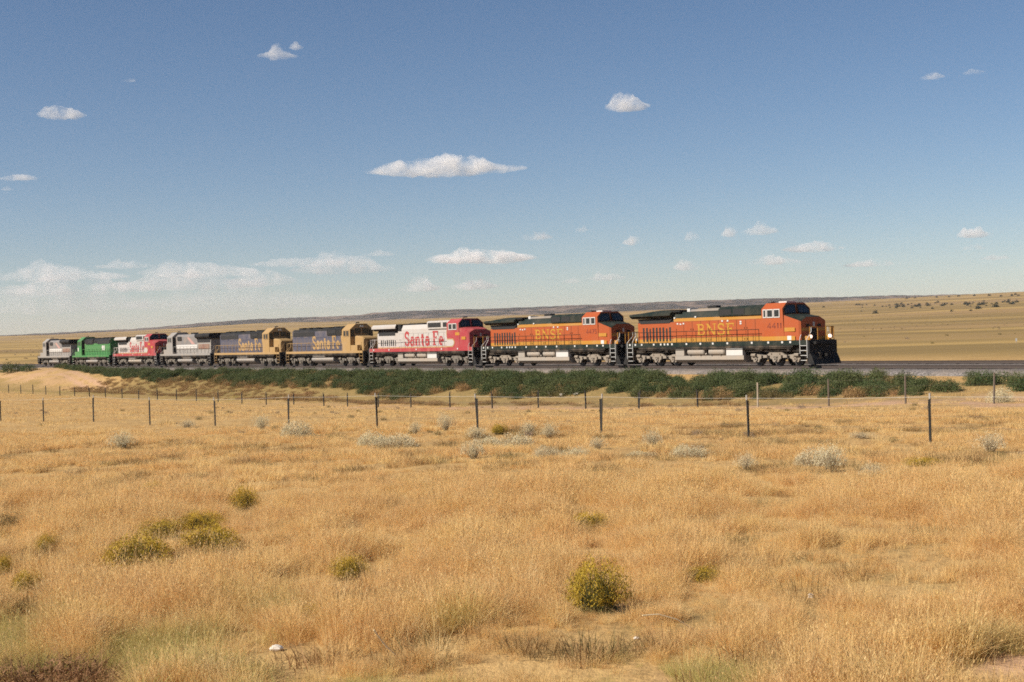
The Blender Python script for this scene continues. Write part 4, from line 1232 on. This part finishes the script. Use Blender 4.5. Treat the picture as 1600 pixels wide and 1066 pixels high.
def grass_layer(name, n, d0, d1, srcs, s0, s1, dens_fn, qmax=68.0):
    X, Y = wedge(n, d0, d1)
    p, q = pq(X, Y)
    keep = (q < qmax + 7.0 * sstep(160, 190, p)) & (RNG.uniform(0, 1, n) < dens_fn(X, Y))
    X, Y = X[keep], Y[keep]
    dz, gr, _ = zone_of(X, Y)
    k2 = RNG.uniform(0, 1, len(X)) > dz * 0.85
    X, Y, gr = X[k2], Y[k2], gr[k2]
    m = len(X)
    big = fbm(X / 2.2, Y / 2.2, 201, 4)
    scl = RNG.uniform(s0, s1, m) * (1 + 1.0 * np.clip(big + 0.9 * fbm(X / 0.6, Y / 0.6, 207, 2), -0.6, 0.9))
    gz = ground_z(X, Y)
    gpatch = green_patch(X, Y)
    tint = np.clip(gpatch * RNG.uniform(0.3, 1.1, m), 0, 0.85)
    scl = scl * (1 - 0.3 * tint)
    rot = fbm(X / 2.0, Y / 2.0, 231, 3) * 7.0 + RNG.normal(0, 1.6, m)
    keep3 = np.ones(m, bool)
    for (sx, sy, sr) in SHRUB_SPOTS:
        dist = np.hypot(X - sx, Y - sy)
        ux, uy = -sx / np.hypot(sx, sy), -sy / np.hypot(sx, sy)
        along = (X - sx) * ux + (Y - sy) * uy; side = np.abs(-(X - sx) * uy + (Y - sy) * ux)
        keep3 &= dist > sr * 0.8
        low = (along > -sr) & (along < sr + 1.9) & (side < sr * 1.15)
        scl = np.where(low, scl * (0.38 if sy < 30 else 0.6), scl)
    X, Y, scl, tint, rot, gz = X[keep3], Y[keep3], scl[keep3], tint[keep3], rot[keep3], gz[keep3]
    m = len(X)
    o = scatter(name, np.stack([X, Y, gz - 0.01], 1), rot, scl, tint, srcs, RNG.integers(0, len(srcs), m))
    o['kind'] = 'stuff'
    return o

def green_patch(X, Y):
    D = np.hypot(X, Y); u = X / np.maximum(Y, 1) * FPX + 800
    p, q = pq(X, Y)
    n = fbm(X / 0.6, Y / 0.6, 301, 4) * 0.9 + fbm(X / 2.5, Y / 2.5, 311, 2) * 0.5
    g = sstep(-0.05, 0.4, n + 0.26 * (1 - sstep(10.5, 14, D)) + 0.14 * (1 - sstep(350, 800, u)) - 0.2 * sstep(13, 18, D) - 0.27) * (1 - sstep(15, 22, D)) * 0.9
    # greenish strip by the far fence
    g2 = sstep(53.5, 56, q + n * 2) * sstep(95, 140, p) * 0.75
    g3 = np.exp(-(((u - 765) / 60.0) ** 2)) * sstep(56, 58, q) * (1 - sstep(62, 63, q)) * 0.9
    return np.maximum(np.maximum(g, g2), g3)

rg = np.random.default_rng(5)
GS = []
for k in range(7):
    V1, F1 = blades(64, 0.17, 0.08, 0.32, 0.8, 0.0055, rg, 0.6, (0.10, 0.04))
    V2, F2 = blades(16, 0.15, 0.22, 0.52, 0.5, 0.0042, rg, 0.9, (0.2, 0.06))
    tips = V2.reshape(-1, 8, 3)[:, 6, :]
    Vs, Fs = leaf_cloud(16, lambda n_: tips[np.arange(n_) % len(tips)] * [1, 1, 0.97] + rg.normal(0, 0.009, (n_, 3)) * [1, 1, 2.8], 0.0085, rg, 3.0)
    V2 = np.vstack([V2, Vs]); F2 = np.vstack([F2, Fs + len(V2) - len(Vs)])
    GS.append(source('grass_clump', np.vstack([V1, V2]), np.vstack([F1, F2 + len(V1)]), GRASS))
GM = []
for k in range(5):
    V1, F1 = blades(44, 0.30, 0.12, 0.42, 0.7, 0.011, rg, 0.6, (0.2, 0.1))
    GM.append(source('grass_clump', V1, F1, GRASS))
GF = []
for k in range(4):
    V1, F1 = blades(36, 0.55, 0.10, 0.36, 0.7, 0.022, rg, 0.5, (0.2, 0.1))
    GF.append(source('grass_clump', V1, F1, GRASS))
dn = lambda X, Y: np.clip(0.50 + 3.0 * fbm(X / 0.85, Y / 0.85, 211, 3), 0.06, 1)
tag(grass_layer('grass', 62000, 7.5, 27, GS, 0.32, 0.78, dn), kind='stuff')
tag(grass_layer('grass', 52000, 26, 56, GM, 0.24, 0.52, dn), kind='stuff')
tag(grass_layer('grass', 76000, 54, 240, GF, 0.26, 0.5, dn), kind='stuff')

# ---- green weeds along the foot of the embankment
def weed_source(k, n=1500, sz=0.032):
    r = np.random.default_rng(400 + k)
    V1, F1 = leaf_cloud(n, dome(0.95, 0.95, 0.9, r, 0.45, 0.3), sz * 1.3, r, 0.5)
    V2, F2 = blades(90, 0.6, 0.5, 1.0, 0.4, 0.022, r)
    return np.vstack([V1, V2]), np.vstack([F1, F2 + len(V1)])
WS = []
for k in range(5):
    Vw, Fw = weed_source(k)
    WS.append(source('weed_clump', Vw, Fw, WEED))
DRYW = leaf_material('rusty_dry_weed', [(0.34, 0.19, 0.085), (0.27, 0.16, 0.065), (0.40, 0.25, 0.11), (0.20, 0.15, 0.055)], 0.4, 0.2, tint=0.5)
OLIVE = leaf_material('olive_weed_leaf', [(0.13, 0.115, 0.04), (0.17, 0.13, 0.05), (0.10, 0.095, 0.035), (0.20, 0.14, 0.06)], 0.3, 0.2, tint=0.6)
for k in range(4):
    Vw, Fw = weed_source(30 + k, 900)
    WS.append(source('weed_clump', Vw * [0.9, 0.9, 0.75], Fw, OLIVE if k < 2 else DRYW))
m = 3400
wp = RNG.uniform(30, 222, m); wq = RNG.uniform(63, 73.2, m)
dens = fbm(wp / 4.0, wq / 2.5, 501, 3)
lo = 64.0 + 1.8 * vnoise(wp / 9.0, wp * 0, 503) + 2.2 * sstep(90, 150, wp)
keep = (wq > lo) & (dens > np.interp(wp, [20, 60, 85, 110, 200], [0.08, 0.02, -0.12, -0.4, -0.5])) & (wq < 73.0 - 1.9 * (1 - sstep(50, 95, wp)) - 0.8 * vnoise(wp / 3.0, wp * 0, 507))
keep &= ~((wp > 150) & (wq < np.interp(wp, [150, 175, 195, 222], [66.0, 67.5, 69.8, 71.6])))
keep0 = keep
wp, wq = wp[keep], wq[keep]
WX, WY = xy(wp, wq)
o = scatter('weeds', np.stack([WX, WY, ground_z(WX, WY) - 0.06], 1), RNG.uniform(0, 6.28, len(wp)),
            RNG.uniform(0.5, 1.05, len(wp)), 0 * wp, WS, np.where(RNG.uniform(0, 1, len(wp)) < np.clip(0.75 - (wq - lo[keep0]) / 2.6, 0.08, 0.75), RNG.integers(5, 9, len(wp)), RNG.integers(0, 5, len(wp))))
tag(o, kind='stuff')

DS = []
for k in range(4):
    Vw, Fw = weed_source(80 + k, 500)
    DS.append(source('dry_weed_clump', Vw * [1, 1, 0.6], Fw, DRYW))
dp = RNG.uniform(60, 190, 2400); dq = RNG.uniform(59.5, 68.5, 2400)
keep = (fbm(dp / 2.0, dq / 1.2, 521, 3) + RNG.normal(0, 0.25, 2400) > np.interp(dp, [60, 100, 130, 190], [0.15, -0.05, -0.3, -0.1])) & (dq < 62.5 + 5.0 * sstep(100, 160, dp) + 1.5 * vnoise(dp / 6.0, dp * 0, 523)) & (dq > 60.0 + 1.2 * vnoise(dp / 4.0, dp * 0, 525))
dp, dq = dp[keep], dq[keep]
DX, DY = xy(dp, dq)
o = scatter('dry_weeds', np.stack([DX, DY, ground_z(DX, DY) - 0.05], 1), RNG.uniform(0, 6.28, len(dp)), RNG.uniform(0.25, 0.7, len(dp)), 0 * dp, DS, RNG.integers(0, 4, len(dp)))
tag(o, kind='stuff')

# ---- individual shrubs
def shrub_mesh(kind, k):
    r = np.random.default_rng(700 + k)
    if kind == 'rabbitbrush':
        V1, F1 = blades(420, 0.45, 0.55, 0.98, 0.7, 0.016, r, 0.25)
        Vg, Fg = leaf_cloud(1800, dome(0.86, 0.86, 0.88, r, 0.3, 0.3, 0.03), 0.028, r, 0.4)
        Vf, Ff = leaf_cloud(5200, dome(1.0, 1.0, 1.04, r, 0.7, 0.42, 0.28), 0.023, r, 0.8)
        return [('stems', np.vstack([V1, Vg]), np.vstack([F1, Fg + len(V1)]), STEMG), ('blossoms', Vf, Ff, FLOWER)]
    if kind == 'pale':
        V1, F1 = blades(160, 0.5, 0.4, 0.8, 0.6, 0.012, r, 0.3)
        Vf, Ff = leaf_cloud(3000, dome(1.0, 1.0, 1.0, r, 0.7, 0.35), 0.032, r, 1.0)
        V3, F3 = blades(300, 0.75, 0.4, 0.92, 0.5, 0.014, r, 0.3)
        return [('stems', V1, F1, TWIG), ('leaves', np.vstack([Vf, V3]), np.vstack([Ff, F3 + len(Vf)]), SAGE)]
    if kind == 'wispy':
        V1, F1 = blades(170, 0.15, 0.5, 1.0, 0.55, 0.012, r, 0.1)
        Vf, Ff = leaf_cloud(900, dome(0.9, 0.9, 1.05, r, 0.7, 0.35, 0.3), 0.03, r, 1.0)
        V3, F3 = blades(260, 0.2, 0.6, 1.08, 0.6, 0.012, r, 0.15)
        return [('stems', V1, F1, TWIG), ('leaves', np.vstack([Vf, V3]), np.vstack([Ff, F3 + len(Vf)]), SAGE)]
    if kind == 'dark':
        Vw, Fw = weed_source(90 + k, 1800, 0.026)
        return [('leaves', Vw / [0.95, 0.95, 0.9], Fw, OLIVE)]
    if kind == 'dead':
        V1, F1 = blades(900, 0.95, 0.25, 0.8, 0.9, 0.012, r, 0.3)
        Vw, Fw = leaf_cloud(1200, dome(1.0, 1.0, 0.7, r, 0.3, 0.4), 0.03, r, 0.1)
        return [('stems', np.vstack([V1, Vw]), np.vstack([F1, Fw + len(V1)]), RUSTB_T)]
    Vw, Fw = weed_source(50 + k, 1500)
    return [('leaves', Vw / [0.95, 0.95, 0.9], Fw, WEED)]
SHR = {}
def shrub(kind, name, px, py, wpx, hpx, label, cat='shrub', group=None, k=0):
    if kind == 'rabbitbrush': py, hpx, wpx = py + 0.10 * hpx, hpx * 1.18, wpx * 1.08
    if kind in ('pale', 'wispy'): py, hpx, wpx = py + 1, hpx * (1.0 if kind == 'pale' else 0.95), wpx * 1.15
    X, Y, Z = gpix(px, py)
    key = (kind, k)
    parts = SHR.setdefault(key, None)
    if parts is None:
        parts = SHR[key] = [(nm, np_mesh(nm, V_, F_, mt)) for nm, V_, F_, mt in shrub_mesh(kind, k)]
    s = Y / FPX
    root = empty(name, (X, Y, Z - 0.03), random.uniform(0, 6.28))
    for nm, me_ in parts: link(nm, me_, root)
    root.scale = (wpx * s * 0.5, wpx * s * 0.5, hpx * s)
    return tag(root, label, cat, group)

for x, y, w, h, lb, k in RB: shrub('rabbitbrush', 'rabbitbrush', x, y, w, h, lb, 'shrub', 'yellow rabbitbrush in the dry grass', k)
for kd, x, y, w, h, lb, k in PS: shrub(kd, 'dry_shrub', x, y, w, h, lb, 'shrub', 'pale dry shrubs in the field', k)
GB = [(18, 582, 44, 16, 'yellow-green bush low on the sandy mound at the photo edge'), (44, 580, 30, 12, 'small olive bush on the crown of the sandy mound'),
      (1372, 580 + 12, 36, 18, 'green bush alone on the grey ballast slope'), (1432, 618, 26, 16, 'low green bush at the foot path gap'),
      (1480, 612, 52, 20, 'green bush starting the long row past the gap'), (1520, 590 + 2, 30, 14, 'small green bush up against the ballast'),
      (1560, 600, 60, 20, 'broad green bush by the wooden post'), (1590, 604, 44, 24, 'green bush cut by the photo edge'),
      (617, 627, 22, 12, 'single dark green weed in the dry field by the far fence'), (1310, 604, 56, 24, 'tall green bush ahead of the lead engine'),
      (1360, 610, 60, 20, 'sprawling green bush on the bank before the gap'), (1262, 600, 60, 26, 'green bush below the nose of engine 4411'),
      (1400, 614, 50, 20, 'green bush just before the path gap')]
for i, (x, y, w, h, lb) in enumerate(GB): shrub('green', 'green_bush', x, y, w, h, lb, 'bush', 'green bushes along the embankment', i % 4)

# ---- low scrub dotted over the fenced field and the plain beyond the tracks
SS = []
for k in range(3):
    Vw, Fw = weed_source(60 + k, 220, 0.05)
    SS.append(source('scrub_clump', Vw * [0.5, 0.5, 0.55], Fw, TWIG))
for k in range(3):
    Vw, Fw = weed_source(64 + k, 220, 0.05)
    SS.append(source('scrub_clump', Vw * [0.5, 0.5, 0.5], Fw, OLIVE))
sx, sy = wedge(900, 24, 130)
sp_, sq_ = pq(sx, sy)
k_ = (sq_ < 58) & (sq_ > 12) & (fbm(sx / 9.0, sy / 9.0, 541, 3) > -0.02)
sx, sy = sx[k_], sy[k_]
o = scatter('scrub', np.stack([sx, sy, ground_z(sx, sy) - 0.03], 1), RNG.uniform(0, 6.28, len(sx)), RNG.uniform(0.12, 0.55, len(sx)) ** 1.3, 0 * sx, SS, RNG.integers(0, 6, len(sx)))
tag(o, kind='stuff')
sx, sy = wedge(9000, 7.5, 46)
k_ = (fbm(sx / 0.9, sy / 0.9, 551, 3) > 0.2) & (RNG.uniform(0, 1, 9000) < 0.8)
sx, sy = sx[k_], sy[k_]
DG = []
for k in range(4):
    r = np.random.default_rng(960 + k)
    V1, F1 = blades(80, 0.24, 0.05, 0.20, 0.8, 0.006, r, 0.5)
    DG.append(source('dead_tuft', V1, F1, (DRYW, DRYW, OLIVE, DRYW)[k]))
o = scatter('dead_grass', np.stack([sx, sy, ground_z(sx, sy) - 0.01], 1), RNG.uniform(0, 6.28, len(sx)), RNG.uniform(0.6, 1.3, len(sx)), 0 * sx, DG, RNG.integers(0, 4, len(sx)))
tag(o, kind='stuff')
sx, sy = wedge(2200, 115, 1100)
sp_, sq_ = pq(sx, sy)
k_ = (sq_ > 108) & (fbm(sx / 60.0, sy / 30.0, 545, 4) > 0.0)
sx, sy = sx[k_], sy[k_]
o = scatter('scrub', np.stack([sx, sy, ground_z(sx, sy) - 0.03], 1), RNG.uniform(0, 6.28, len(sx)), RNG.uniform(0.35, 1.0, len(sx)), 0 * sx, SS, RNG.integers(0, 6, len(sx)))
tag(o, kind='stuff')

# ---- junipers dotted over the far slope
r = np.random.default_rng(900)
JM = []
for k in range(3):
    Vj, Fj = leaf_cloud(170, dome(1.0, 1.0, 1.0, r, 0.3, 0.4), 0.16, r, 0.3)
    JM.append(np_mesh('juniper', Vj, Fj, JUN))
jpos = [(1528, 483, 9), (1556, 480, 10), (1530, 477, 7), (1517, 486, 5), (1487, 487, 5), (1457, 483, 5), (1425, 482, 5), (1368, 490, 8), (1346, 487, 3)]
for i in range(84):
    if i < 40: x = random.uniform(1285, 1600); y = 483 - (x - 1285) * 0.028 + random.uniform(-5, 3); s = random.uniform(2.5, 5)
    elif i < 70: x = random.uniform(1400, 1600); y = 479.5 - (x - 1400) * 0.032 + random.gauss(0, 1.2); s = random.uniform(3, 7)
    else: x = random.uniform(1400, 1600); y = 466.5 - (x - 1400) * 0.026 + random.uniform(-1, 1); s = random.uniform(2.5, 5)
    jpos.append((x, y, s))
jl = {0: 'largest dark juniper pair on the far slope', 1: 'tall dark juniper beside the pair on the far slope', 7: 'lone low juniper nearest the lead engine on the far slope'}
for i, (x, y, s) in enumerate(jpos):
    X, Y, Z = gpix(x, y)
    if Y > 5000: continue
    o = link('juniper', JM[i % 3], None, (X, Y, Z - 0.2))
    w = s * Y / FPX
    o.scale = (w * 0.55, w * 0.55, w * 0.7); o.rotation_euler = (0, 0, random.uniform(0, 6))
    row = 'small dark juniper scattered on the slope beyond the lead engine' if i < 49 else ('small dark juniper in the middle row across the far slope' if i < 79 else 'small dark juniper in the upper row just under the skyline')
    tag(o, jl.get(i, row), 'tree', 'junipers on the far slope')

# ================================================================== FENCES
POSTM = flat('dark_steel_post', (0.035, 0.032, 0.026), 0.8)
WOODP = flat('grey_brown_post', (0.12, 0.09, 0.065), 0.9)
PALEP = flat('bleached_wood_post', (0.36, 0.29, 0.21), 0.9)
TIPM = flat('chalky_post_tip', (0.36, 0.33, 0.29), 0.8)
STRAWM = flat('straw_stalk', (0.72, 0.58, 0.36), 0.8)
RUSTW = flat('rusty_wire', (0.10, 0.075, 0.055), 0.8)
WIREM = flat('galvanised_wire', (0.42, 0.40, 0.36), 0.5)
def fence(pts, heights, mats, label, wire_hs, tip, rw, rp):
    X0, Y0, Z0 = pts[0]
    root = empty('wire_fence', (X0, Y0, Z0))
    tag(root, label, 'fence')
    tops = []
    for (X, Y, Z), h, mt in zip(pts, heights, mats):
        lx, ly = random.gauss(0, 0.03), random.gauss(0, 0.03)
        b = MB()
        base = (X - X0, Y - Y0, Z - Z0 - 0.15); topp = (base[0] + lx * h, base[1] + ly * h, base[2] + 0.15 + h)
        b.cyl(base, topp, rp if mt is POSTM else rp * 1.6, rp if mt is POSTM else rp * 1.3, 7)
        if mt is POSTM: b.box(base[0] - rp * 1.5, base[0] + rp * 1.5, base[1] - 0.006, base[1] + 0.006, base[2] + 0.1, topp[2] - 0.15)
        po = b.build('post', mt, root)
        if tip and mt is POSTM:
            d = Vector(topp) - Vector(base); d.normalize()
            MB().cyl(Vector(topp) - d * 0.13, Vector(topp) + d * 0.004, rp * 1.15, n=7).build('tip', TIPM, po)
        tops.append((Vector(base) + Vector((0, 0, 0.15)), Vector(topp)))
    for wh in wire_hs:
        b = MB(); P = []
        for a, c in tops: P.append(a + (c - a) * wh)
        for a, c in zip(P[:-1], P[1:]):
            mid = (a + c) / 2 - Vector((0, 0, 0.025))
            b.tube([a, mid, c], rw, 4)
        b.build('wire', WIREM if tip and wh > 0.9 else RUSTW, root)
    return root
pts = []; hs = []; ms = []
for x in (1820, 1454, 1170, 940, 747, 590, 452, 337, 235, 147, 69, 2, -62):
    D = 89000.0 / (x + 1200)
    X = ray(x, 690)[0] * D
    pts.append((X, D, float(ground_z(X, D)))); hs.append(random.uniform(1.18, 1.28)); ms.append(POSTM)
fence(pts, hs, ms, 'near wire fence of dark steel posts with pale tips crossing the dry field', (0.34, 0.56, 0.76, 0.93), True, 0.0038, 0.021)
pts = []; hs = []; ms = []
for x in (1720, 1553, 1415, 1295, 1184, 1090, 998, 915, 841, 769, 703, 642, 591, 543, 506, 459, 416, 378, 341, 307, 276, 246, 217, 191, 165, 140, 117, 94, 72, 52, 33, 14, -5):
    D = FPX / (0.01391 * (x + 827))
    X = ray(x, 630)[0] * D
    z = float(ground_z(X, D))
    tall = x in (1553, 1415, 1295, 1184)
    pts.append((X, D, z)); hs.append(1.45 if tall else random.uniform(1.12, 1.25))
    ms.append(PALEP if x == 1184 else (WOODP if tall else POSTM))
fence(pts, hs, ms, 'far wire fence of many thin posts below the green weeds', (0.4, 0.65, 0.92), False, 0.003, 0.034)

# ================================================================== SMALL THINGS
def rock(px, py, wpx, label, k, mat):
    X, Y, Z = gpix(px, py)
    bm = bmesh.new(); bmesh.ops.create_icosphere(bm, subdivisions=2, radius=1.0)
    rr = random.Random(k)
    ph = [rr.uniform(0, 6) for _ in range(4)]
    for v in bm.verts:
        c = v.co; v.co = c * (1 + 0.18 * math.sin(c.x * 3 + ph[0]) + 0.14 * math.sin(c.y * 4 + ph[1]) + 0.1 * math.sin(c.z * 5 + ph[2]))
    me = bpy.data.meshes.new('rock'); bm.to_mesh(me); bm.free(); me.materials.append(mat)
    w = wpx * Y / FPX * 0.5
    o = link('rock', me, None, (X, Y, Z + w * 0.35)); o.scale = (w, w * 0.8, w * 0.6); o.rotation_euler = (0, 0, rr.uniform(0, 6))
    return tag(o, label, 'rock', 'pale rocks in the field')
ROCKM = paint('chalky_rock', (0.62, 0.55, 0.47), 0.9, dirt=0.3, streak=False)
for i, (x, y, w, lb) in enumerate(((432, 1017, 20, 'white rock half hidden in grass near the bottom edge'), (1268, 934, 12, 'small white rock alone in golden grass'),
        (994, 1000, 10, 'small pale rock below the largest rabbitbrush'), (1578, 756, 8, 'tiny white stone past the last fence post'),
        (858, 618, 9, 'pale rock at the foot of the weedy bank beside a fence post'), (878, 619, 10, 'second pale rock along the foot of the weedy bank'),
        (900, 617, 8, 'small pale rock farthest along the foot of the weedy bank'))): rock(x, y, w, lb, i, ROCKM)
for pts_, lb in ((((1004, 962), (1030, 962), (1060, 972), (1092, 992)), 'long pale arched grass stalk beyond the largest rabbitbrush'),
                 (((584, 985), (598, 1008), (622, 1034)), 'pale broken stalk leaning over green tufts near the bottom edge')):
    bx_, by_, bz_ = gpix(pts_[-1][0], pts_[-1][1] + 6)
    P_ = []
    for (px_, py_) in pts_:
        a_, d_ = ray(px_, py_)
        P_.append((a_ * by_ - bx_, 0.15 * len(P_) / 3, EYE - d_ * by_ - bz_))
    b = MB(); b.tube(P_, 0.006, 5)
    tag(link('dry_stalk', b.mesh('dry_stalk', STRAWM), None, (bx_, by_, bz_)), lb, 'dry stalk')
# white line-side marker beyond the tracks
X, Y, Z = gpix(1588, 537)
s = Y / FPX
mk = empty('marker_post', (X, Y, Z)); tag(mk, 'small white marker standing on the plain beyond the tracks', 'marker post')
MB().cyl((0, 0, 0), (0, 0, 6 * s), 0.4 * s, n=6).build('post', PALEP, mk)
MB().box(-1.3 * s, 1.3 * s, -0.5 * s, -0.42 * s, 3.6 * s, 8.5 * s).build('board', REFL, mk)

# ================================================================== CLOUDS
def cloud_material():
    m = bpy.data.materials.new('cloud_vapour'); m.use_nodes = True
    nt = m.node_tree; nt.nodes.clear()
    out = nt.nodes.new('ShaderNodeOutputMaterial')
    pv = nt.nodes.new('ShaderNodeVolumePrincipled')
    pv.inputs['Color'].default_value = (0.995, 0.965, 0.94, 1)
    pv.inputs['Anisotropy'].default_value = 0.0
    geo = nt.nodes.new('ShaderNodeNewGeometry').outputs['Position']
    n = noise(nt, 0.0062, 6, 0.62, geo)
    oi = nt.nodes.new('ShaderNodeObjectInfo')
    d = math_(nt, 'MULTIPLY', ramp(nt, n, 0.40, 0.60), 0.012)
    sp = nt.nodes.new('ShaderNodeSeparateColor'); nt.links.new(oi.outputs['Color'], sp.inputs[0])
    d = math_(nt, 'MULTIPLY', d, sp.outputs[0])
    nt.links.new(d, pv.inputs['Density'])
    nt.links.new(pv.outputs[0], out.inputs['Volume'])
    m.cycles.homogeneous_volume = False
    m.volume_intersection_method = 'FAST' if hasattr(m, 'volume_intersection_method') else None
    return m
CLM = cloud_material()
def cloud(px, py, wpx, hpx, label, dens=1.0, D=9000.0, k=0):
    a, d = ray(px, py)
    c = np.array([a * D, D, EYE - d * D])
    if py > 405 and px < 620: wpx, hpx = wpx * 1.12, hpx * 1.22
    s = D / FPX; w = wpx * s; h = hpx * s
    r = np.random.default_rng(1000 + k)
    n = 72; mth = 30
    t = np.linspace(0, 1, n)
    env = np.sin(np.pi * np.clip(t, 0, 1)) ** 0.55
    hump = 0.55 + 0.45 * np.clip(fbm(t * r.uniform(3, 6) + 9 * k, t * 0 + k, 600 + k, 4) * 1.6 + 0.35, 0, 1.1)
    hump *= np.exp(-((t - r.uniform(0.35, 0.65)) / 0.5) ** 2)
    if k == 0:
        hump = np.interp(t, [0, .06, .16, .28, .36, .5, .57, .62, .68, .76, .86, 1], [.3, .42, .52, .56, .68, .7, .66, .55, .66, .4, .26, .3]) + 0.10 * fbm(t * 22, t * 0, 605, 3)
    V = []
    for i in range(n):
        for j in range(mth):
            th = 2 * np.pi * j / mth
            cz, cy = np.sin(th), np.cos(th)
            rz = h * env[i] * (hump[i] if cz > 0 else 0.28)
            lx = t[i] * wpx / hpx
            lum = 1 + 0.45 * (vnoise(lx * 2.2 + k * 7, 3 + 2 * np.cos(th), 640 + k) - 0.5) + 0.3 * (vnoise(lx * 5 + k * 3, 9 + 3.5 * np.cos(th) + 2 * np.sin(th), 660 + k) - 0.5)
            V.append(((t[i] - 0.5) * w, cy * max(h * 0.9, w * 0.2) * env[i] * lum, cz * rz * lum - h * 0.25))
    V = np.array(V)
    F = [[i * mth + j, i * mth + (j + 1) % mth, (i + 1) * mth + (j + 1) % mth, (i + 1) * mth + j] for i in range(n - 1) for j in range(mth)]
    me = np_mesh('cloud', V, F, CLM)
    o = link('cloud', me, None, tuple(c)); o.rotation_euler = (0, 0, -math.atan2(c[0], c[1]))
    dens = dens * (0.95 if (py > 405 and px < 620) else 1.0)
    o.color = (dens, dens, dens, 1)
    return tag(o, label, 'cloud', 'small fair weather clouds')
CL = [
 (697, 258, 258, 32, 'largest white cloud, long and flat, alone in mid sky', 0.5), (980, 160, 74, 28, 'single puffy cloud high above engine 4411', 0.64),
 (434, 84, 66, 18, 'ragged cloud highest in the sky with a small wisp above it', 0.56), (462, 72, 26, 12, 'small wisp just above the highest ragged cloud', 0.48),
 (97, 175, 76, 22, 'flat white cloud high near the photo edge', 0.64), (27, 276, 64, 12, 'thin cloud cut by the photo edge', 0.64), (12, 295, 24, 6, 'tiny wisp under the thin edge cloud', 0.48),
 (202, 125, 24, 7, 'faint speck of cloud beside the flat high one', 0.4), (1456, 118, 40, 12, 'small flat cloud high over the golden slope', 0.56), (1521, 112, 36, 9, 'faint wisp next to the small flat high cloud', 0.4),
 (752, 398, 180, 28, 'long lumpy cloud above the second engine', 0.72), (838, 368, 54, 14, 'short flat cloud above the long lumpy one', 0.56),
 (988, 374, 34, 18, 'round puff above the gap between the orange engines', 0.64), (1084, 369, 32, 17, 'round puff above the lead engine hood', 0.48),
 (1140, 362, 28, 16, 'small round puff beside a streaky cloud', 0.56), (1186, 358, 62, 18, 'streaky cloud above the lead engine cab', 0.56),
 (1270, 384, 98, 20, 'widest low cloud over the lead engine nose', 0.64), (1355, 411, 84, 12, 'flat low cloud just over the far slope', 0.56),
 (1213, 407, 92, 13, 'flat cloud under the streaky one', 0.48), (1074, 413, 46, 20, 'towered puff above the middle of the lead engine', 0.56),
 (1523, 363, 58, 17, 'bright slanting cloud near the far edge above the slope', 0.72), (1522, 386, 36, 9, 'small wisp beneath the bright slanting cloud', 0.48),
 (1553, 402, 50, 8, 'lowest thin wisp near the far edge', 0.48), (908, 358, 24, 8, 'tiny cloud speck above the second engine cab', 0.4),
 (950, 432, 66, 13, 'low cloud strip behind the second engine cab', 0.48), (893, 438, 34, 9, 'little low cloud beside the strip behind engine 4475', 0.4),
 (655, 446, 72, 20, 'low faint cloud above the silver and red cab', 0.48), (740, 444, 86, 17, 'low wide cloud next to the faint one over the silver engine', 0.48),
 (90, 426, 210, 22, 'broad cloud at the end of the bank over the tail engines', 0.225), (195, 413, 86, 11, 'slim cloud on top of the bank', 0.27),
 (320, 418, 190, 24, 'lumpy broad cloud in the middle of the bank', 0.225), (110, 446, 260, 24, 'hazy lower layer of the bank over the tail', 0.135),
 (290, 440, 280, 22, 'hazy lower layer of the bank over the green engine', 0.158), (410, 431, 96, 28, 'puffed end cloud of the bank over the blue engines', 0.27),
 (540, 414, 160, 22, 'long cloud of the bank above the blue engines', 0.27), (470, 408, 150, 14, 'thin upper cloud of the bank above the blue engines', 0.225),
 (590, 396, 60, 9, 'thin wisp above the end of the bank', 0.32), (80, 468, 360, 34, 'faint hazy veil low over the plain', 0.072), (400, 466, 420, 30, 'second faint veil low over the plain toward the blue engines', 0.054)]
for k, (x, y, w, h, lb, dn_) in enumerate(CL):
    cloud(x, y, w, h, lb, dn_, 12000.0, k)

# ================================================================== HAZE
hz = MB().box(-9300, 9300, -9300, 9300, -8.0, 190.0)
hm2 = bpy.data.materials.new('thin_haze'); hm2.use_nodes = True
nt = hm2.node_tree; nt.nodes.clear()
o_ = nt.nodes.new('ShaderNodeOutputMaterial'); pv = nt.nodes.new('ShaderNodeVolumePrincipled')
pv.inputs['Color'].default_value = (0.86, 0.80, 0.88, 1); pv.inputs['Density'].default_value = 4.5e-5
pv.inputs['Anisotropy'].default_value = 0.2
nt.links.new(pv.outputs[0], o_.inputs['Volume'])
hm2.cycles.homogeneous_volume = True
tag(hz.build('haze', hm2), kind='stuff')
